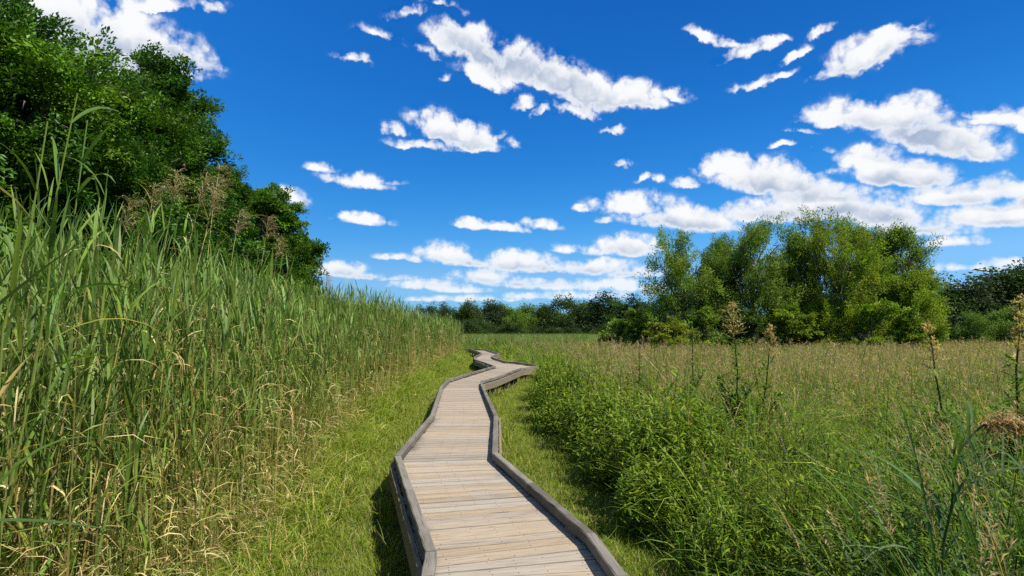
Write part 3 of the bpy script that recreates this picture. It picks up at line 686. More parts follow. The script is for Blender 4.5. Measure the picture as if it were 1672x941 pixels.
def meadow():
    a = Acc()
    zones = ((-.5, 6, 720, 1.35, 5), (6, 11, 520, 1.6, 4), (11, 20, 300, 2.1, 3), (20, 36, 120, 3.2, 3), (36, 66, 42, 5.4, 2))
    for (y0, y1, dens, ws, k) in zones:
        xr = 1.08 * y1 + 4
        def ok(x, y): return (x > mead_x(y) + .05 * rng.normal(size=len(x))) & in_view(x, y) & (x < 1.08 * y + 4.0) & ~deck_halfwidth_mask(x, y, .2)
        xl = mead_x(np.array([y0, (y0 + y1) / 2, y1])).min() - .2
        if y0 > 30: xl = -8
        mb = 10
        cx_, cy_ = scatter(int(dens * (xr - xl) * (y1 - y0) / mb), xl, xr, y0, y1, ok); nc = len(cx_)      # tussocks
        ch = np.clip(rng.normal(1, .22, nc), .45, 1.5); cbr = np.clip(rng.normal(1, .30, nc), .4, 1.9); cwid = np.where(rng.random(nc) < .22, U(1.6, 2.6, nc), U(.7, 1.2, nc)); caz = U(0, 6.283, nc); ctan = rng.random(nc)
        cpal = pick(MG, nc); ccurl = U(.1, .9, nc)
        def spread(v): return np.repeat(v, mb, axis=0)
        rr = .09 * ws ** .5
        x = spread(cx_) + rng.normal(0, rr, nc * mb); y = spread(cy_) + rng.normal(0, rr, nc * mb); n = len(x)
        edge = np.clip((x - mead_x(y)) / 1.1, 0, 1); pt = patch(x, y, .9, .3); pt2 = patch(x, y, .35, 2.2)
        L = (.42 + .40 * edge + .58 * pt) * spread(ch) * U(.6, 1.1, n) * (.90 + .25 * pt2)
        far = np.clip((y - 6) / 13, 0, 1) * np.clip((x / np.maximum(y, 1) + .02) / .25, 0, 1)
        isd = rng.random(n) < (.04 + .10 * far + .16 * pt2 * far + .35 * (spread(ctan) < .06 + .08 * far))
        c = np.where(isd[:, None], pick(TAN, n), spread(cpal * cbr[:, None]) * (1 + rng.normal(0, .12, (n, 1))))
        if y0 < 20: L = L * np.where((edge < .95) & (rng.random(n) < .6), .55, 1)
        ribbons(a, np.stack([x, y, gz(x, y)], -1), spread(caz) + rng.normal(0, 1.3, n), U(1.0, 1.5, n), spread(ccurl) + U(.1, 1.3, n), L, .0075 * ws * spread(cwid) * U(.7, 1.4, n), k, c * .9, c * 1.1, twist=U(-1.4, 1.4, n))
        # seed stalks
        m = int(len(x) * .14); q = rng.choice(len(x), m, replace=False)
        q = q[rng.random(m) < (.08 + .85 * far[q]) * (.45 + .55 * pt2[q])]
        q = q[edge[q] > .35]
        seedheads(a, x[q], y[q], U(.95, 1.38, len(q)) * (.9 + .2 * pt[q]), max(1, ws * .85), 3, 5 if y0 < 20 else 4, .10)
        # broad leaved plants mixed in, thick along the verge
        m = int(len(x) * (.13 if y0 < 20 else .03)); q = rng.choice(len(x), m, replace=False); q = q[rng.random(m) < np.where(edge[q] < .97, 1.0, .10 + .35 * pt2[q])]
        forbs(a, x[q], y[q], (.45 + .45 * edge[q] + .35 * pt[q]) * U(.7, 1.15, len(q)), 18 if y0 < 11 else 12, .13 * ws ** .3, .028 * ws ** .5, 3 if y0 < 11 else 2, FB, ws ** .6)
    for (y0, y1, nc, per_, ws, Hs) in ((4.5, 9, 11, 44, 1.1, 1.38), (9, 16, 26, 40, 1.4, 1.55), (16, 30, 44, 26, 2.2, 1.65), (30, 60, 60, 16, 4.0, 1.65)):
        y = U(y0, y1, nc); x = mead_x(y) + .9 + U(0, 1, nc) ** 1.2 * (.9 * y - mead_x(y)); hh = Hs * U(.72, 1.12, nc); sg = U(.18, .42, nc) * ws ** .3; tone = U(.65, 1.15, nc)
        for i in range(nc):
            if x[i] > .97 * y[i]: continue
            px_, py_ = x[i] + rng.normal(0, sg[i], per_), y[i] + rng.normal(0, sg[i], per_); r_ = np.hypot(px_ - x[i], py_ - y[i])
            h_ = hh[i] * np.exp(-(r_ / (2.2 * sg[i])) ** 2) * U(.8, 1.08, per_); pal = [tuple(np.array(q) * tone[i]) for q in FB]
            if rng.random() < .6: forbs(a, px_, py_, h_, 16, .15, .036 * ws ** .5, 3 if y0 < 16 else 2, pal, ws ** .6)
            else:
                c = pick(MG, per_ * 3) * tone[i]; q_ = np.repeat(np.arange(per_), 3)
                ribbons(a, np.stack([px_[q_], py_[q_], np.zeros(per_ * 3)], -1), U(0, 6.283, per_ * 3), U(1.15, 1.5, per_ * 3), U(.3, 1.7, per_ * 3), h_[q_] * U(.8, 1.2, per_ * 3), .016 * ws ** .7 * U(.7, 1.3, per_ * 3), 5, c * .9, c * 1.1, 'leaf', twist=U(-1, 1, per_ * 3))
                seedheads(a, px_[:6], py_[:6], h_[:6] * 1.15, ws, 3, 10, .12)
    for (y0, y1, n_, ws) in ((7, 14, 90, 1.5), (14, 28, 220, 2.2), (28, 60, 420, 3.6)):
        y = U(y0, y1, n_); x = mead_x(y) + .8 + U(0, 1, n_) ** 1.3 * (.95 * y - mead_x(y)); k = x < .97 * y; x, y = x[k], y[k]
        h = U(1.35, 1.95, len(x)); half = len(x) // 2
        seedheads(a, x[:half], y[:half], h[:half], ws, 3, 9, .13)
        forbs(a, x[half:], y[half:], h[half:] * .92, 18, .17, .035 * ws ** .4, 2, FB, ws ** .6)
    tag(a.build('meadow_grass', M_GRASS), 'tall wild meadow of green grass and tan seed heads', 'grass', kind='stuff')
    b = Acc()    # the far belt of blue-green reeds in front of the woods
    for (y0, y1, dens, ws) in ((64, 90, 20, 6.0), (90, 150, 7, 10.0)):
        def ok(x, y): return (x > -.5 * y) & (x < .45 * y) & (np.abs(x) < .98 * y)
        x, y = scatter(int(dens * .95 * y1 * (y1 - y0)), -.5 * y1, .45 * y1, y0, y1, ok); n = len(x)
        c = pick([(.11, .19, .045), (.13, .205, .045), (.16, .21, .045), (.22, .20, .07)], n)
        ribbons(b, np.stack([x, y, gz(x, y)], -1), U(0, 6.283, n), U(1.2, 1.55, n), U(.1, .9, n), U(1.5, 2.15, n), .016 * ws * U(.6, 1.4, n), 2, c * .95, c * 1.1, twist=U(-1, 1, n))
    tag(b.build('far_reeds', M_GRASS), 'pale blue green belt of reeds in front of the distant woods', 'reeds', kind='stuff')
meadow()
mown()

# ------------------------------------------------------------------ trees
def limb_paths(n0, n1, m=6, wob=.12):
    s = np.linspace(0, 1, m)[None, :, None]
    P = n0[:, None] * (1 - s) + n1[:, None] * s
    ln = np.linalg.norm(n1 - n0, axis=1)[:, None, None]
    P = P + rng.normal(0, wob * .35, P.shape) * ln * np.sin(s * np.pi)
    P[:, :, 2] += (.12 * ln * np.sin(s * np.pi))[:, :, 0]
    return P
def crown_tree(name, loc, H, lobes, clumps, per, leaf, style, pal, trunk_r=.16, mat=None, trunk_h=None, dead=0):
    """lobes: (x, y, z, rx, ry, rz) ellipsoids; sprays of leaves sit in and on them"""
    lob = np.asarray(lobes, float); t = empty(name, loc); a = Acc()
    vol = (lob[:, 3] * lob[:, 4] * lob[:, 5]) ** (2 / 3); vol = vol + vol.sum() * .012; pr = vol / vol.sum()
    which = rng.choice(len(lob), clumps, p=pr); l = lob[which]
    d = norm(rng.normal(size=(clumps, 3))); rad = U(0, 1, clumps) ** .33
    rad = np.where(rng.random(clumps) < .75, U(.82, 1.07, clumps), rad)
    c = l[:, :3] + d * rad[:, None] * l[:, 3:6]
    # sprays gather on boughs, so crowns break into clumps with gaps
    nb = max(6, clumps // 8); bi = rng.integers(0, nb, clumps); sg = {'spray': .20, 'plume': .26, 'tuft': .24}[style]
    l = l[:nb][bi]; d0 = d[:nb][bi]; c = c[:nb][bi] + rng.normal(0, 1, (clumps, 3)) * np.minimum(l[:, 3:6] * sg * np.array([1.25, 1.25, .7 if style != 'plume' else 1.0]), {'spray': .42, 'plume': .9, 'tuft': 2.0}[style])
    d = norm(d0 + rng.normal(0, .3, (clumps, 3)))
    # drop sprays buried deep inside another lobe and any under the ground
    q = np.min(np.linalg.norm((c[:, None] - lob[None, :, :3]) / lob[None, :, 3:6], axis=2), axis=1)
    k = ((q > .55) | (rng.random(clumps) < .25)) & (c[:, 2] > .3); c, d, l = c[k], d[k], l[k]; n = len(c)
    if style == 'spray':       # flat layered sprays leaning outwards
        ax = norm(np.stack([d[:, 0], d[:, 1], d[:, 2] * .55 + .15], -1) + rng.normal(0, .35, (n, 3))); ln = U(.42, .90, n); wd = U(.26, .48, n); th = .07
    elif style == 'plume':     # feathery upright plumes
        ax = norm(np.stack([d[:, 0] * .6, d[:, 1] * .6, np.abs(d[:, 2]) * .6 + .55], -1) + rng.normal(0, .3, (n, 3))); ln = U(.8, 1.7, n); wd = U(.22, .42, n); th = .22
    else:                      # round dense tufts
        ax = norm(d + rng.normal(0, .5, (n, 3))); ln = U(.45, .9, n); wd = U(.4, .7, n); th = .26
    sc = leaf / .14 if style == 'tuft' else 1.0
    ln = ln * min(sc, 2.2); wd = wd * min(sc, 2.2); th = th * min(sc, 2.2)
    sd = norm(np.cross(ax, np.array([0, 0, 1.]) + rng.normal(0, .15, (n, 3)))); up = np.cross(sd, ax)
    u = U(-.45, 1, (n, per)); v = U(-1, 1, (n, per)) * (1 - .6 * np.clip(u, 0, 1)); w_ = rng.normal(0, 1, (n, per))
    P = c[:, None] + ax[:, None] * (u * ln[:, None])[..., None] + sd[:, None] * (v * wd[:, None])[..., None] + up[:, None] * (w_ * th - .18 * u ** 2 * (style == 'spray'))[..., None]
    D = ax[:, None] * U(.3, 1, (n, per))[..., None] + sd[:, None] * (v * 1.2)[..., None] + rng.normal(0, .4, (n, per, 3))
    Nn = (up if style == 'spray' else norm(d * (1.0 if style == 'tuft' else .6) + np.array([0, 0, .35])))[:, None] + rng.normal(0, {'spray': .33, 'tuft': .5, 'plume': .65}[style], (n, per, 3))
    col = pick(pal, n, .20)[:, None] * (1 + rng.normal(0, .16, (n, per, 1))); col = np.clip(col, .004, .6)
    P, D, Nn, col = P.reshape(-1, 3), D.reshape(-1, 3), Nn.reshape(-1, 3), col.reshape(-1, 3)
    g = P[:, 2] > .05; P, D, Nn, col = P[g], D[g], Nn[g], col[g]; m = len(P)
    L = leaf * U(.7, 1.35, m); wr = {'spray': .55, 'plume': .34, 'tuft': .62}[style]
    leaves(a, P, D, Nn, L, L * wr * U(.8, 1.2, m), col)
    co = a.build('crown', mat or M_LEAF, t)
    b = Acc(); th_ = trunk_h or H * .55
    s = np.linspace(0, 1, 7); P0 = np.stack([.15 * np.sin(s * 3 + rng.random() * 6) * s, .15 * np.cos(s * 2 + 1) * s, s * th_ * 1.25 - .15], -1)[None]
    tubes(b, P0, trunk_r * np.array([[1.35, 1, .9, .78, .62, .45, .25]]), np.array([.1, .08, .06]), 8)
    # limbs from the trunk to every lobe, twigs to a share of the sprays
    st = np.zeros((len(lob), 3)); st[:, 2] = np.clip(lob[:, 2] * .45, .3, th_ * .9)
    tubes(b, limb_paths(st, lob[:, :3]), trunk_r * .5 * np.linspace(1, .35, 6)[None] * np.ones((len(lob), 1)), np.array([.1, .08, .06]), 5)
    ks = rng.choice(n, min(n, 160 if per > 20 else 40), replace=False)
    near = np.argmin(np.linalg.norm(c[ks][:, None] - lob[None, :, :3], axis=2), axis=1)
    tubes(b, limb_paths(lob[near, :3] * np.array([.85, .85, .92]), c[ks], 5), trunk_r * .16 * np.linspace(1, .3, 5)[None] * np.ones((len(ks), 1)), np.array([.1, .08, .06]), 3)
    b.build('trunk', M_BARK, t, smooth=True)
    return t
def round_lobes(H, Rr, n, base=.12, squat=1.0, cone=False):
    out = [(0, 0, H * .5, Rr * .8, Rr * .8, H * .40)] if not cone else [(0, 0, H * .36, Rr * .9, Rr * .9, H * .30), (0, 0, H * .60, Rr * .62, Rr * .62, H * .30)]
    for i in range(n):
        a_ = i / n * 6.283 + random.uniform(-.4, .4); z = H * random.uniform(base + .12, .82); rr = Rr * random.uniform(.42, .6)
        o = Rr * math.sqrt(max(.1, 1 - ((z / H - .45) / .62) ** 2)) * random.uniform(.5, .75) * (1.22 - .62 * z / H if cone else 1)
        out.append((o * math.cos(a_), o * math.sin(a_), z, rr, rr, rr * random.uniform(.75, 1.1) * squat))
    for i in range(3): out.append((random.uniform(-.35, .35) * Rr, random.uniform(-.35, .35) * Rr, H * random.uniform(.78, .86), Rr * .32, Rr * .32, H * .15))
    return out

LG = [(.045, .115, .009), (.062, .14, .010), (.033, .092, .008), (.088, .17, .012)]
left_trees = [  # px, distance, top row, radius, label
 (-60, 11.5, -60, 3.2, 'dark green broadleaf tree towering over the nearest reeds, cut by the frame'),
 (50, 14.0, 22, 3.1, 'tallest looking broadleaf tree under the big cloud at upper left'),
 (150, 16.0, 62, 2.9, 'broadleaf tree with bright lit sprays, second in the tall row over the reeds'),
 (225, 18.5, 84, 2.7, 'broadleaf tree with a pointed leader at the shoulder of the tall row'),
 (285, 21.5, 140, 2.5, 'broadleaf tree where the row starts stepping down, above the dry plumes'),
 (332, 24.5, 222, 2.5, 'lower broadleaf tree with a rounded crown beside the sky gap'),
 (432, 30.0, 290, 2.3, 'broadleaf tree just beyond the notch in the tree row'),
 (472, 34.0, 352, 1.8, 'small outermost broadleaf tree where the row meets the reeds'),
]
for i, (px, dist, top, rad, lab) in enumerate(left_trees):
    ux, uy, uz = ray(px, top); k = dist / uy; H = CAM_Z + uz * k; random.seed(40 + i); rng = np.random.default_rng(40 + i)
    lobes = round_lobes(H * .92, rad, 12, .1, 1.0, True) + [(random.uniform(-.55, .55) * rad, random.uniform(-.55, .55) * rad, H * random.uniform(.72, .88), rad * .24, rad * .24, H * .10) for _ in range(6)] + [(0, 0, H * .90, rad * .22, rad * .22, H * .09)]
    t = crown_tree('broadleaf_tree', (ux * k, dist, 0), H, lobes, 1150, 130, .105 if dist < 22 else .13, 'spray', LG, .2)
    tag(t, lab, 'tree', 'broadleaf trees in a row behind the reeds')

WG = [(.15, .225, .028), (.185, .26, .032), (.115, .185, .024), (.21, .275, .04)]
WB = [(.16, .23, .018), (.13, .205, .016), (.19, .255, .024)]
def place(px, dist, top):
    ux, uy, uz = ray(px, top); k = dist / uy; return (ux * k, dist, 0), CAM_Z + uz * k
willows = [  # px, dist, top row, half width px, palette, label
 (1112, 56, 386, 54, WG, 'spreading willow with a fan of limbs, leftmost of the meadow grove'),
 (1178, 58, 392, 34, WG, 'slender willow between the fan shaped one and the broad one'),
 (1225, 55, 356, 58, WG, 'broad willow with a tall feathery top, left of the tallest tree'),
 (1300, 57, 388, 34, WG, 'lower willow filling the dip beside the tallest tree of the grove'),
 (1362, 54, 340, 56, WB, 'tallest willow of the meadow grove, narrow upright crown'),
 (1405, 57, 372, 34, WG, 'willow leaning on the tallest tree, under its right shoulder'),
 (1458, 56, 368, 42, WG, 'willow with an open top of separate plumes, rightmost tall tree of the grove'),
 (1487, 54, 440, 32, WB, 'short rounded willow closing the right end of the grove'),
]
for i, (px, dist, top, hw, pal, lab) in enumerate(willows):
    random.seed(70 + i); rng = np.random.default_rng(70 + i)
    loc, H = place(px, dist, top); rad = hw / F * dist
    lobes = [(0, 0, H * .36, rad * .82, rad * .82, H * .32)]
    ns = 9
    for i in range(ns):
        a_ = i / ns * 6.283 + random.uniform(-.3, .3); o = rad * random.uniform(.45, .92); z = H * random.uniform(.40, .80)
        rr = rad * random.uniform(.28, .44); lobes.append((o * math.cos(a_), o * math.sin(a_), z, rr, rr, H * random.uniform(.08, .13)))
    for i in range(5): lobes.append((random.uniform(-.45, .45) * rad, random.uniform(-.45, .45) * rad, H * random.uniform(.74, .90), rad * .25, rad * .25, H * .085))
    for i in range(4):
        a_ = i / 4 * 6.283 + .5; lobes.append((rad * .75 * math.cos(a_), rad * .75 * math.sin(a_), H * .16, rad * .45, rad * .45, H * .15))
    t = crown_tree('willow_tree', loc, H, lobes, 640, 84, .22, 'plume', pal, .22, M_WILLOW, H * .5)
    tag(t, lab, 'tree', 'willow trees of the meadow grove')
shrubs = [
 (1300, 51, 506, 36, WB, 'bright green rounded shrub at the foot of the grove, under its dip'),
 (1420, 50, 496, 46, WB, 'largest bright green shrub at the foot of the tallest willow'),
 (1155, 52, 500, 30, WG, 'dull green shrub at the foot of the fan shaped willow'),
 (1088, 50, 520, 34, [(.17, .20, .02), (.2, .22, .025)], 'yellow green shrub at the left foot of the grove'),
 (1048, 60, 508, 26, WG, 'olive shrub between the grove and the far woods'),
 (1008, 62, 522, 24, WG, 'small olive shrub standing free, left of the grove and its shrubs'),
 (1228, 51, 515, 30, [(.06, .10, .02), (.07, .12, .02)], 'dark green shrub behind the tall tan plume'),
 (1478, 50, 515, 28, WB, 'low green shrub at the right foot of the grove'),
]
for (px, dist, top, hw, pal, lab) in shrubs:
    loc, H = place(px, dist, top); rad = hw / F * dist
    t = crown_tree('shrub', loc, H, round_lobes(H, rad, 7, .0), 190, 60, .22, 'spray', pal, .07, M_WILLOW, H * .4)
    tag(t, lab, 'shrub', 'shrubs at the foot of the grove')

# far woods: a handful of meshes shared by copies
FG = [(.042, .074, .010), (.054, .088, .012), (.034, .062, .009)]
FL = [(.12, .19, .015), (.14, .21, .018)]
def far_proto(style, H, rad, pal, n=420, per=40, leaf=.34, lob=None):
    return crown_tree('woodland_tree', (0, -900, 0), H, lob or round_lobes(H, rad, 9, .02), n, per, leaf, style, pal, .25, M_FAR, H * .45)
def pine_lobes(H, rad):
    return [(random.uniform(-.3, .3) * rad, random.uniform(-.3, .3) * rad, H * z, rad * r_, rad * r_, H * .09) for z, r_ in ((.15, .95), (.27, 1), (.4, .9), (.52, .8), (.64, .66), (.75, .5), (.85, .36), (.93, .2))]
protos = {'dark': far_proto('tuft', 10, 4.2, FG), 'dark2': far_proto('tuft', 10, 3.6, FG), 'pine': far_proto('tuft', 10, 2.8, [(.028, .05, .016), (.036, .062, .018)], 300, 24, .36, pine_lobes(10, 2.8)),
          'mid': far_proto('tuft', 10, 4.0, [(.085, .15, .016), (.105, .175, .018)]), 'light': far_proto('tuft', 10, 4.6, FL)}
used = set()
far_list = [
 (700, 165, 497, 'dark', 1.0, 'dark tree of the far woods half hidden by the end of the reed wall'),
 (722, 160, 495, 'pine', .9, 'dark conifer rising just past the end of the reed wall'),
 (738, 158, 502, 'dark2', .9, 'dark low tree beside the conifer past the reed wall'),
 (757, 150, 500, 'dark', 1.0, 'dark tree above the vanishing end of the boardwalk'),
 (774, 150, 492, 'dark2', 1.0, 'taller dark tree above the far bend of the boardwalk'),
 (794, 152, 491, 'pine', 1.1, 'dark pointed tree in the densest part of the far woods'),
 (812, 154, 494, 'dark', 1.0, 'black green tree directly left of the bright far tree'),
 (829, 158, 497, 'mid', 1.0, 'mid green tree standing behind the bright far tree'),
 (843, 140, 506, 'light', .85, 'bright sunlit tree standing out in the far woods'),
 (862, 150, 497, 'mid', 1.0, 'mid green tree right of the bright far tree'),
 (880, 152, 499, 'dark2', 1.0, 'dark tree between the bright far tree and the big domed one'),
 (898, 155, 499, 'mid', 1.0, 'green tree at the left shoulder of the big domed far tree'),
 (925, 145, 484, 'dark', 1.15, 'big dome shaped tree highest in the middle of the far woods'),
 (950, 150, 493, 'mid', 1.0, 'green tree at the right shoulder of the big domed far tree'),
 (966, 152, 497, 'dark2', 1.0, 'dark tree in the gap before the feathery far pine'),
 (985, 140, 479, 'pine', 1.5, 'feathery olive pine, tallest pine of the far woods'),
 (1012, 140, 486, 'mid', 1.0, 'mid green tree right of the feathery pine'),
 (1034, 138, 483, 'pine', 1.3, 'dark pine beside the left edge of the grove'),
 (1056, 135, 490, 'dark', 1.0, 'dark tree showing behind the left limbs of the grove'),
 (1536, 92, 457, 'dark', 1.0, 'dark tree touching the right end of the grove'),
 (1572, 90, 459, 'pine', 1.6, 'dark conifer in the right hand woods beside the grove'),
 (1605, 95, 452, 'dark2', 1.0, 'dark tree in the middle of the right hand woods'),
 (1630, 92, 443, 'pine', 1.8, 'tall dark pine of the right hand woods'),
 (1662, 90, 436, 'dark', 1.05, 'tallest dark tree at the right frame edge'),
 (1705, 88, 430, 'dark2', 1.1, 'dark tree cut by the right frame edge'),
 (1588, 78, 508, 'mid', 1.0, 'mid green bush in front of the right hand woods'),
 (1640, 80, 500, 'mid', 1.1, 'rounded green bush before the tall dark pine'),
 (1500, 100, 470, 'dark', 1.0, 'dark tree seen through the low right side of the grove'),
 (1420, 105, 470, 'dark', 1.2, 'dark tree behind the tallest willow, seen between trunks'),
 (1340, 110, 470, 'dark2', 1.2, 'dark tree behind the dip of the grove'),
 (1260, 115, 475, 'dark', 1.2, 'dark tree behind the broad willow'),
 (1180, 120, 480, 'dark2', 1.2, 'dark tree behind the slender willow'),
 (1110, 125, 485, 'dark', 1.2, 'dark tree behind the fan shaped willow'),
]
for (px, dist, top, kind, ws, lab) in far_list:
    p = protos[kind]; t = p if kind not in used else copy_tree(p); used.add(kind)
    loc, H = place(px, dist, top); t.location = loc; s = H / 10.5
    t.scale = (s * ws, s * ws, s); t.rotation_euler = (0, 0, random.uniform(0, 6.28))
    tag(t, lab, 'tree', 'trees of the distant woods')
for i, px in enumerate(range(720, 1080, 31)):     # low bushes along the foot of the far woods
    t = copy_tree(protos[random.choice(['dark', 'dark2', 'dark'])]); loc, H = place(px + random.uniform(-10, 10), 134 + random.uniform(-4, 4), random.uniform(520, 536))
    t.name = 'woodland_bush'; t.location = loc; s = H / 10.4; t.scale = (s * 1.9, s * 1.6, s); t.rotation_euler = (0, 0, random.uniform(0, 6.28))
    tag(t, 'low dark bush along the foot of the distant woods', 'bush', 'low bushes along the foot of the distant woods')

# ------------------------------------------------------------------ single plants that stand out
def reed_thing(loc, H, lab, group, plume=True, az=0., lean=.1, dry=True, leaves_n=9, lw=.02, name='plumed_reed'):
    t = tag(empty(name, (loc[0], loc[1], 0)), lab, 'reed', group); a = Acc()
    s = np.linspace(0, 1, 8); ln = lean * H
    P = np.stack([math.cos(az) * ln * s ** 2, math.sin(az) * ln * s ** 2, H * s], -1)[None]
    P[:, 1:-1, :2] += rng.normal(0, .012, (1, 6, 2))
    c0 = pick(DRY if dry else [(.2, .2, .06)], 1)[0]; c1 = pick(DRY if dry else G_TOP, 1)[0]
    tubes(a, P, .0058 * np.linspace(1.1, .45, 8)[None], c0 + (c1 - c0) * s[None, :, None], 5); a.build('stem', M_REED, t)
    b = Acc(); f = np.linspace(.25, .93, leaves_n) + U(-.03, .03, leaves_n); bp = np.stack([np.interp(f, s, P[0, :, k]) for k in range(3)], -1)
    isd = rng.random(leaves_n) < (.55 if dry else .12); c = np.where(isd[:, None], pick(DRY, leaves_n), pick(G_TOP, leaves_n))
    ribbons(b, bp, U(0, 6.283, leaves_n), U(.7, 1.3, leaves_n), U(.3, 1.7, leaves_n), U(.32, .55, leaves_n), lw * U(.7, 1.2, leaves_n), 6, c, c * 1.05, 'leaf', twist=U(-1.2, 1.2, leaves_n), fold=.25)
    b.build('leaves', M_REED, t)
    if plume:
        q = Acc(); n = 70; ft = U(.90, 1.0, n); bp = np.stack([np.interp(ft, s, P[0, :, k]) for k in range(3)], -1)
        c = pick([(.36, .27, .17), (.30, .22, .14), (.42, .33, .22), (.26, .19, .11)], n)
        side = az + rng.normal(0, 1.0, n); Lr = U(.08, .24, n) * (1.3 - (ft - .9) * 6)
        Pp = ribbons(q, bp, side, U(.5, 1.3, n), U(.6, 1.9, n), Lr, U(.003, .006, n), 4, c, c, 'const', twist=U(-1, 1, n))
        for j in (1, 2, 3, 4):
            ribbons(q, Pp[:, j], side + rng.normal(0, .8, n), U(-.6, 1.1, n), U(-.4, 1.2, n), U(.02, .05, n), U(.004, .008, n), 2, c * 1.1, c * 1.2, 'oval')
        q.build('plume', M_REED, t)
    return t
GP = 'dry plumed reeds rising above the reed bed'
def spot(px, dist): return ((px - 836) / F * dist, dist)
for (px, dist, top, az, lean, lab) in [
 (205, 6.4, 300, .2, .06, 'tan plumed reed at the left of the dry cluster under the tall trees'),
 (235, 6.6, 278, -.3, .10, 'tallest tan plume of the dry cluster, arching over'),
 (262, 6.9, 285, .0, .12, 'tan plume drooping to the right over the dry cluster'),
 (290, 7.1, 305, .4, .09, 'tan plumed reed at the right of the dry cluster'),
 (318, 7.4, 262, .5, .05, 'single thin tan reed standing high against the dark leaves'),
 (352, 8.0, 338, .7, .07, 'short tan plumed reed between the dry cluster and the lone plume'),
 (408, 9.3, 352, .1, .06, 'lone pinkish plume just before the notch in the tree row'),
 (432, 9.8, 392, -.2, .06, 'low tan plume right of the lone pinkish plume'),
 (150, 5.6, 322, .3, .08, 'tan plumed reed with a bent head near the left edge'),
 (520, 13.5, 452, .2, .05, 'small tan plume on the skyline beside the outermost tree')]:
    x, y = spot(px, dist); H = CAM_Z + (HZ - top) / F * dist
    reed_thing((x, y), H / (1.0), lab, GP, True, az, lean)
GN = 'big near reeds at the left frame edge'
for (px, dist, top, lab, n_, lw_) in [
 (25, 2.35, 165, 'big near reed with broad upright leaves at the left frame edge', 11, .027),
 (75, 2.9, 220, 'big near reed with a pale upright leaf, second from the left frame edge', 11, .027),
 (-25, 2.2, 210, 'big near reed mostly cut off by the left frame edge', 12, .028),
 (130, 3.6, 300, 'near green reed with yellow stem beside the broad leaved ones', 11, .023)]:
    x, y = spot(px, dist); H = CAM_Z + (HZ - top) / F * dist
    reed_thing((x, y), H * 1.03, lab, GN, False, random.uniform(-1, 1), .05, False, n_, lw_, 'near_reed')

def edge_reed():
    x, y = spot(-130, 1.35)
    t = tag(empty('near_reed', (x, y, 0)), 'closest reed, out of frame but for dark leaves crossing the left edge', 'reed', GN); a = Acc(); s_ = np.linspace(0, 1, 6)
    P = np.stack([.03 * s_, 0 * s_, 2.4 * s_], -1)[None]; tubes(a, P, .006 * np.linspace(1.1, .5, 6)[None], np.array([.16, .18, .05]), 5); a.build('stem', M_REED, t)
    b = Acc(); zs = np.array([1.70, 2.05, 2.28, 1.2]); n = 4
    bp = np.stack([.03 * zs / 2.4, 0 * zs, zs], -1); c = np.array([(.06, .11, .025), (.05, .09, .022), (.06, .10, .025), (.07, .12, .03)])
    ribbons(b, bp, np.array([.05, .35, 2.2, -.4]), np.array([.12, .95, 1.1, .6]), np.array([.35, .25, .8, 1.4]), np.array([.46, .48, .5, .4]), np.array([.030, .034, .03, .028]), 8, c, c * 1.05, 'leaf', fold=.2)
    b.build('leaves', M_REED, t)
edge_reed()

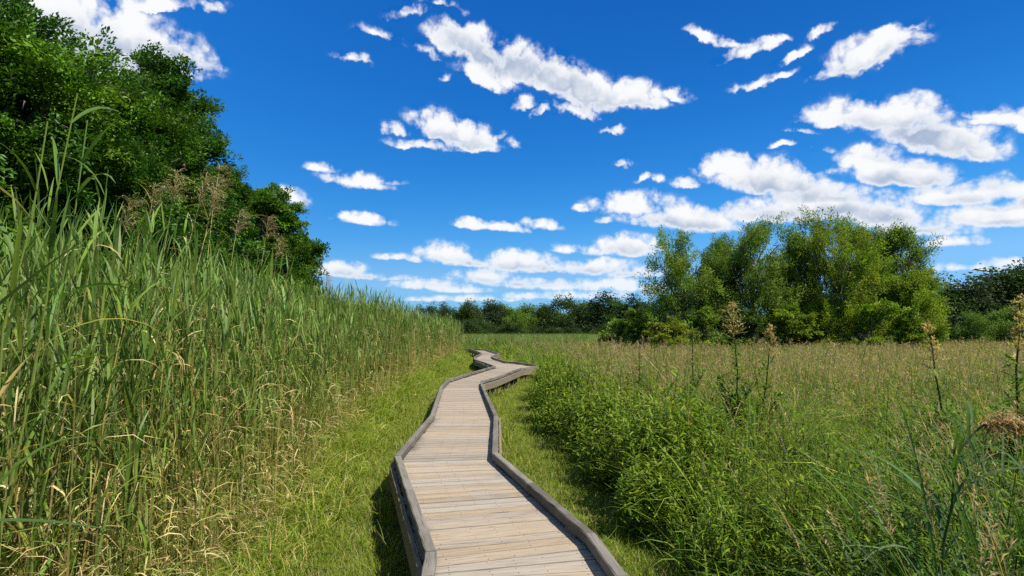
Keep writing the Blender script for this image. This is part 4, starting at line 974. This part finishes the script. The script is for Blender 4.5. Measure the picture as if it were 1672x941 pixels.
def tall_weed(loc, H, lab, plume='tan', az=0., lean=.05, nl=12, ll=.2, lw=.04, size=1.0, group='tall weeds standing above the meadow', side=0):
    t = tag(empty('tall_weed', (loc[0], loc[1], 0)), lab, 'weed', group); a = Acc(); s = np.linspace(0, 1, 9)
    P = np.stack([math.cos(az) * lean * H * s ** 2, math.sin(az) * lean * H * s ** 2, H * s], -1)[None]
    P[:, 1:-1, :2] += rng.normal(0, .008, (1, 7, 2))
    tubes(a, P, .0125 * np.linspace(1.2, .5, 9)[None], np.array([.05, .085, .02]), 6); a.build('stem', M_GRASS, t)
    b = Acc(); f = np.linspace(.22, .9, nl) + U(-.02, .02, nl); bp = np.stack([np.interp(f, s, P[0, :, k]) for k in range(3)], -1)
    c = pick([(.075, .13, .024), (.09, .15, .028), (.06, .11, .02)], nl)
    ribbons(b, bp, np.arange(nl) * 2.4 + rng.random() * 6, U(.3, 1.0, nl), U(.7, 2.0, nl), ll * U(.7, 1.2, nl) * (1.2 - .6 * f), lw * U(.7, 1.2, nl) * (1.15 - .5 * f), 5, c, c * 1.05, 'leaf', fold=.3)
    # bushy side shoots lower down
    nsh = 11; fs = U(.12, .45, nsh); sb = np.stack([np.interp(fs, s, P[0, :, k]) for k in range(3)], -1); sa = U(0, 6.283, nsh); sl_ = U(.25, .42, nsh) * H * (1 - fs)
    e_ = np.stack([np.cos(sa) * sl_ * .55, np.sin(sa) * sl_ * .55, sl_ * .95], -1); m_ = np.linspace(0, 1, 5)
    SP = sb[:, None] + e_[:, None] * m_[None, :, None] * np.array([1, 1, 1]) ; SP[:, :, 2] += (.06 * np.sin(m_ * 3.1))[None]
    tubes(b, SP, .0045 * np.linspace(1.1, .4, 5)[None] * np.ones((nsh, 1)), np.array([.075, .12, .03]), 3)
    ns = nl * 52; wh = rng.integers(0, nsh + 3, ns); f = U(0, 1, ns)
    main = np.stack([np.interp(.12 + .66 * f, s, P[0, :, k]) for k in range(3)], -1)
    shp = np.stack([sb[np.minimum(wh, nsh - 1), k] + e_[np.minimum(wh, nsh - 1), k] * f for k in range(3)], -1)
    bp = np.where((wh < nsh)[:, None], shp, main) + rng.normal(0, .02, (ns, 3))
    c = pick([(.085, .15, .018), (.11, .185, .02), (.065, .12, .015), (.14, .21, .022)], ns)
    ribbons(b, bp, U(0, 6.283, ns), U(-.1, 1.1, ns), U(.2, 1.5, ns), U(.09, .20, ns), U(.022, .05, ns), 3, c, c * 1.08, 'leaf', twist=U(-.6, .6, ns))
    b.build('leaves', M_GRASS, t)
    if plume:
        q = Acc(); n = 60; ft = U(.80, 1.0, n); bp = np.stack([np.interp(ft, s, P[0, :, k]) for k in range(3)], -1)
        c = pick([(.38, .28, .13), (.44, .33, .17), (.30, .23, .09)], n) if plume == 'tan' else pick([(.16, .2, .03), (.2, .22, .04)], n)
        azs = U(0, 6.283, n); Lr = size * U(.13, .27, n) * (1.25 - (ft - .80) * 4)
        Pp = ribbons(q, bp, azs, U(.2, 1.0, n), U(-.3, .9, n), Lr, .005, 4, c, c, 'const', twist=U(-1, 1, n))
        for j in (1, 2, 3, 4):
            for r_ in range(2):
                ribbons(q, Pp[:, j], azs + rng.normal(0, 1.2, n), U(-.3, 1.3, n), U(-.3, .8, n), U(.025, .05, n), U(.009, .016, n), 2, c * 1.08, c * 1.15, 'oval')
        q.build('seed_plume', M_GRASS, t)
    return t
for (px, dist, top, plume, az, lean, lab, nl) in [
 (1204, 8.4, 498, 'tan', 2.9, .03, 'tall leafy weed with the biggest tan plume, in front of the grove', 14),
 (1240, 8.5, 534, 'tan', .1, .08, 'slimmer leafy weed with a small upright tan plume beside the tall one', 10),
 (1128, 11, 538, 'green', 1.0, .04, 'yellow green weed before the left foot of the grove', 10),
 (1040, 12.5, 560, None, .5, .03, 'dark green weed without plume, above the verge bushes', 14),
 (1012, 10.5, 612, None, 1.5, .05, 'dark leafy weed in the shaded front of the verge bushes', 14),
 (1535, 6.6, 528, 'tan', 2.4, .06, 'weed with a thin pale plume, right of the grove', 9),
 (1640, 5.2, 495, 'tan', -.3, .05, 'tall weed with a pale broken plume at the right frame edge', 11),
 (1668, 5.6, 482, 'tan', .6, .05, 'tall weed half cut by the right frame edge', 11),
 (918, 15, 590, None, 0, .04, 'slim green weed at the near corner of the verge, by the boardwalk bend', 11)]:
    x, y = spot(px, dist); tall_weed((x, y), CAM_Z + (HZ - top) / F * dist, lab, plume, az, lean, nl, size=.5 if px > 1500 else (.6 if px == 1240 else 1.0))

def nodding_grass():
    x, y = spot(1496, 3.15)
    t = tag(empty('nodding_grass', (x, y, 0)), 'stout grass with a heavy drooping tan seed head at the right frame edge', 'grass', None, 'thing'); a = Acc()
    s = np.linspace(0, 1, 10); zt = 1.67
    P = np.stack([.02 + .30 * s ** 2.2, -.05 * s, zt * np.sin(s * 1.5) / math.sin(1.5)], -1)[None]
    P[:, 1:-1] += rng.normal(0, .008, (1, 8, 3))
    tubes(a, P, .0075 * np.linspace(1.2, .55, 10)[None], np.array([.05, .085, .022]), 6); a.build('stem', M_GRASS, t)
    q = Acc(); n = 260; u = U(0, 1, n)
    bp = np.stack([.28 + .30 * u, -.05 + rng.normal(0, .03, n), zt - .02 + .06 * np.sin(u * 3.1) - .12 * u ** 2 + rng.normal(0, .015, n)], -1)
    c = pick([(.34, .22, .11), (.28, .18, .085), (.42, .29, .15)], n)
    Pp = ribbons(q, bp, U(-1.2, 1.2, n), U(-.6, .6, n), U(.6, 1.8, n), U(.05, .13, n), .006, 3, c, c, 'const')
    for j in (1, 2, 3):
        for r_ in range(2): ribbons(q, Pp[:, j], U(0, 6.283, n), U(-1.2, .6, n), U(-.3, .8, n), U(.012, .024, n), U(.006, .011, n), 2, c, c * 1.15, 'oval')
    q.build('seed_head', M_GRASS, t)
    b = Acc(); n = 26; f = U(.15, .88, n); bp = np.stack([np.interp(f, s, P[0, :, k]) for k in range(3)], -1)
    c = pick([(.07, .13, .045), (.09, .15, .055), (.055, .10, .03)], n)
    ribbons(b, bp, U(0, 6.283, n), U(.8, 1.3, n), U(1.2, 2.8, n), U(.4, .85, n), U(.018, .03, n), 8, c, c * 1.05, 'leaf', fold=.25, twist=U(-.8, .8, n))
    b.build('leaves', M_GRASS, t)
nodding_grass()

def tussock(loc, H, n, lab, wl=.017):
    t = tag(empty('broad_grass', (loc[0], loc[1], 0)), lab, 'grass', 'broad leaved grass tussocks near the right frame edge', 'thing'); b = Acc()
    r_ = .22 * np.sqrt(U(0, 1, n)); th = U(0, 6.283, n); bp = np.stack([r_ * np.cos(th), r_ * np.sin(th), np.abs(rng.normal(0, .25, n))], -1)
    c = pick([(.085, .15, .035), (.11, .18, .04), (.06, .115, .022), (.13, .19, .06)], n)
    ribbons(b, bp, U(0, 6.283, n), U(1.1, 1.5, n), U(.3, 2.1, n), H * U(.55, 1.15, n), wl * U(.7, 1.4, n), 8, c * .85, c * 1.1, 'leaf', fold=.25, twist=U(-1, 1, n))
    b.build('blades', M_GRASS, t); q = Acc(); m = 5; P = np.stack([rng.normal(0, .08, m), rng.normal(0, .08, m), np.zeros(m)], -1)
    az = U(0, 6.283, m); c = pick(TAN, m); Pp = ribbons(q, P, az, U(1.35, 1.55, m), U(.1, .5, m), H * U(1.0, 1.35, m), .005, 6, np.array([.15, .18, .05]), c, 'const')
    for i in range(26):
        f = U(.8, 1, m) * 6; i0 = np.minimum(f.astype(int), 5); bp = Pp[np.arange(m), i0] * (1 - (f - i0))[:, None] + Pp[np.arange(m), i0 + 1] * (f - i0)[:, None]
        c = pick(TAN, m); ribbons(q, bp, U(0, 6.283, m), U(.2, 1.3, m), U(0, 1.2, m), U(.03, .08, m), U(.005, .009, m), 2, c, c * 1.1, 'oval')
    q.build('seed_stalks', M_GRASS, t)
for (px, dist, H, n, lab) in [(1605, 3.5, 1.25, 90, 'broad leaved grass tussock around the drooping seed head'), (1660, 4.1, 1.45, 90, 'broad leaved grass tussock at the frame edge, behind the drooping seed head'),
  (1560, 4.6, 1.2, 80, 'broad leaved grass tussock left of the drooping seed head'), (1520, 2.95, 1.05, 80, 'broad leaved grass tussock at the foot of the drooping seed head stem'), (1480, 4.4, .95, 70, 'lower broad leaved grass tussock by the bottom right of the meadow'), (1585, 3.9, 1.3, 90, 'broad leaved grass tussock behind the stem of the drooping seed head'), (1430, 3.7, .85, 80, 'short broad leaved grass tussock, farthest left at the bottom of the meadow'), (1620, 5.6, 1.4, 80, 'broad leaved grass tussock under the pale broken plume'), (1655, 3.0, 1.1, 80, 'nearest broad leaved grass tussock in the bottom right corner')]:
    tussock(spot(px, dist), H * 1.08, n + 30, lab, .019)

# bushy herbs along the right verge
def bush_proto():
    t = empty('leafy_herb', (0, 0, 0)); a = Acc(); n = 60
    r_ = .55 * np.sqrt(U(0, 1, n)); th = U(0, 6.283, n); x, y = r_ * np.cos(th), r_ * np.sin(th)
    forbs(a, x, y, (1.12 - .8 * r_) * U(.75, 1.1, n), 30, .155, .042, 3, FB, 1.0, lo=.05)
    a.build('foliage', M_GRASS, t); return t
prot = [bush_proto() for _ in range(3)]
herbs = [(2.6, 8.6, 1.25, 'big leafy herb bush set back from the verge, left of the tall plumed weed'), (2.3, 7.6, 1.1, 'leafy herb bush set back behind the near corner of the verge'), (2.2, 10.2, 1.25, 'big leafy herb bush below the plumeless dark weed'), (1.9, 13.0, 1.2, 'leafy herb bush set back from the straight stretch of the verge'), (1.75, 6.3, .95, 'leafy herb bush at the near corner of the right verge'), (1.95, 7.2, 1.1, 'second leafy herb bush along the right verge, behind the near corner one'),
 (1.65, 8.3, 1.05, 'leafy herb bush jutting into the right verge with deep shade below'), (1.75, 9.3, 1.2, 'tall leafy herb bush in front of the plumeless dark weed'),
 (1.45, 10.6, 1.15, 'leafy herb bush halfway along the right verge'), (1.25, 12.0, 1.1, 'leafy herb bush opposite the straight stretch of kerb'), (1.15, 13.6, 1.15, 'leafy herb bush near where the kerb bends right'),
 (1.15, 15.5, 1.15, 'leafy herb bush short of the boardwalk bend'), (1.35, 18, 1.2, 'leafy herb bush beside the boardwalk bend'), (1.5, 21, 1.2, 'last leafy herb bush, beside the raised corner of the boardwalk')]
for i, (x, y, s, lab) in enumerate(herbs):
    t = prot[i] if i < 3 else copy_tree(prot[i % 3]); t.location = (x, y, 0); s *= 1.12; t.scale = (s, s, s * (1.0 + .22 * math.sin(i * 2.7))); t.rotation_euler = (0, 0, random.uniform(0, 6.28))
    tag(t, lab, 'herb', 'leafy herbs along the right verge')

# ------------------------------------------------------------------ render settings
S.view_settings.view_transform = 'Standard'; S.view_settings.look = 'None'; S.view_settings.gamma = 1; S.view_settings.exposure = .8; S.view_settings.use_curve_mapping = False
S.cycles.max_bounces = 6; S.cycles.diffuse_bounces = 3; S.cycles.glossy_bounces = 2; S.cycles.transmission_bounces = 3; S.cycles.caustics_reflective = False; S.cycles.caustics_refractive = False
S.cycles.use_denoising = False
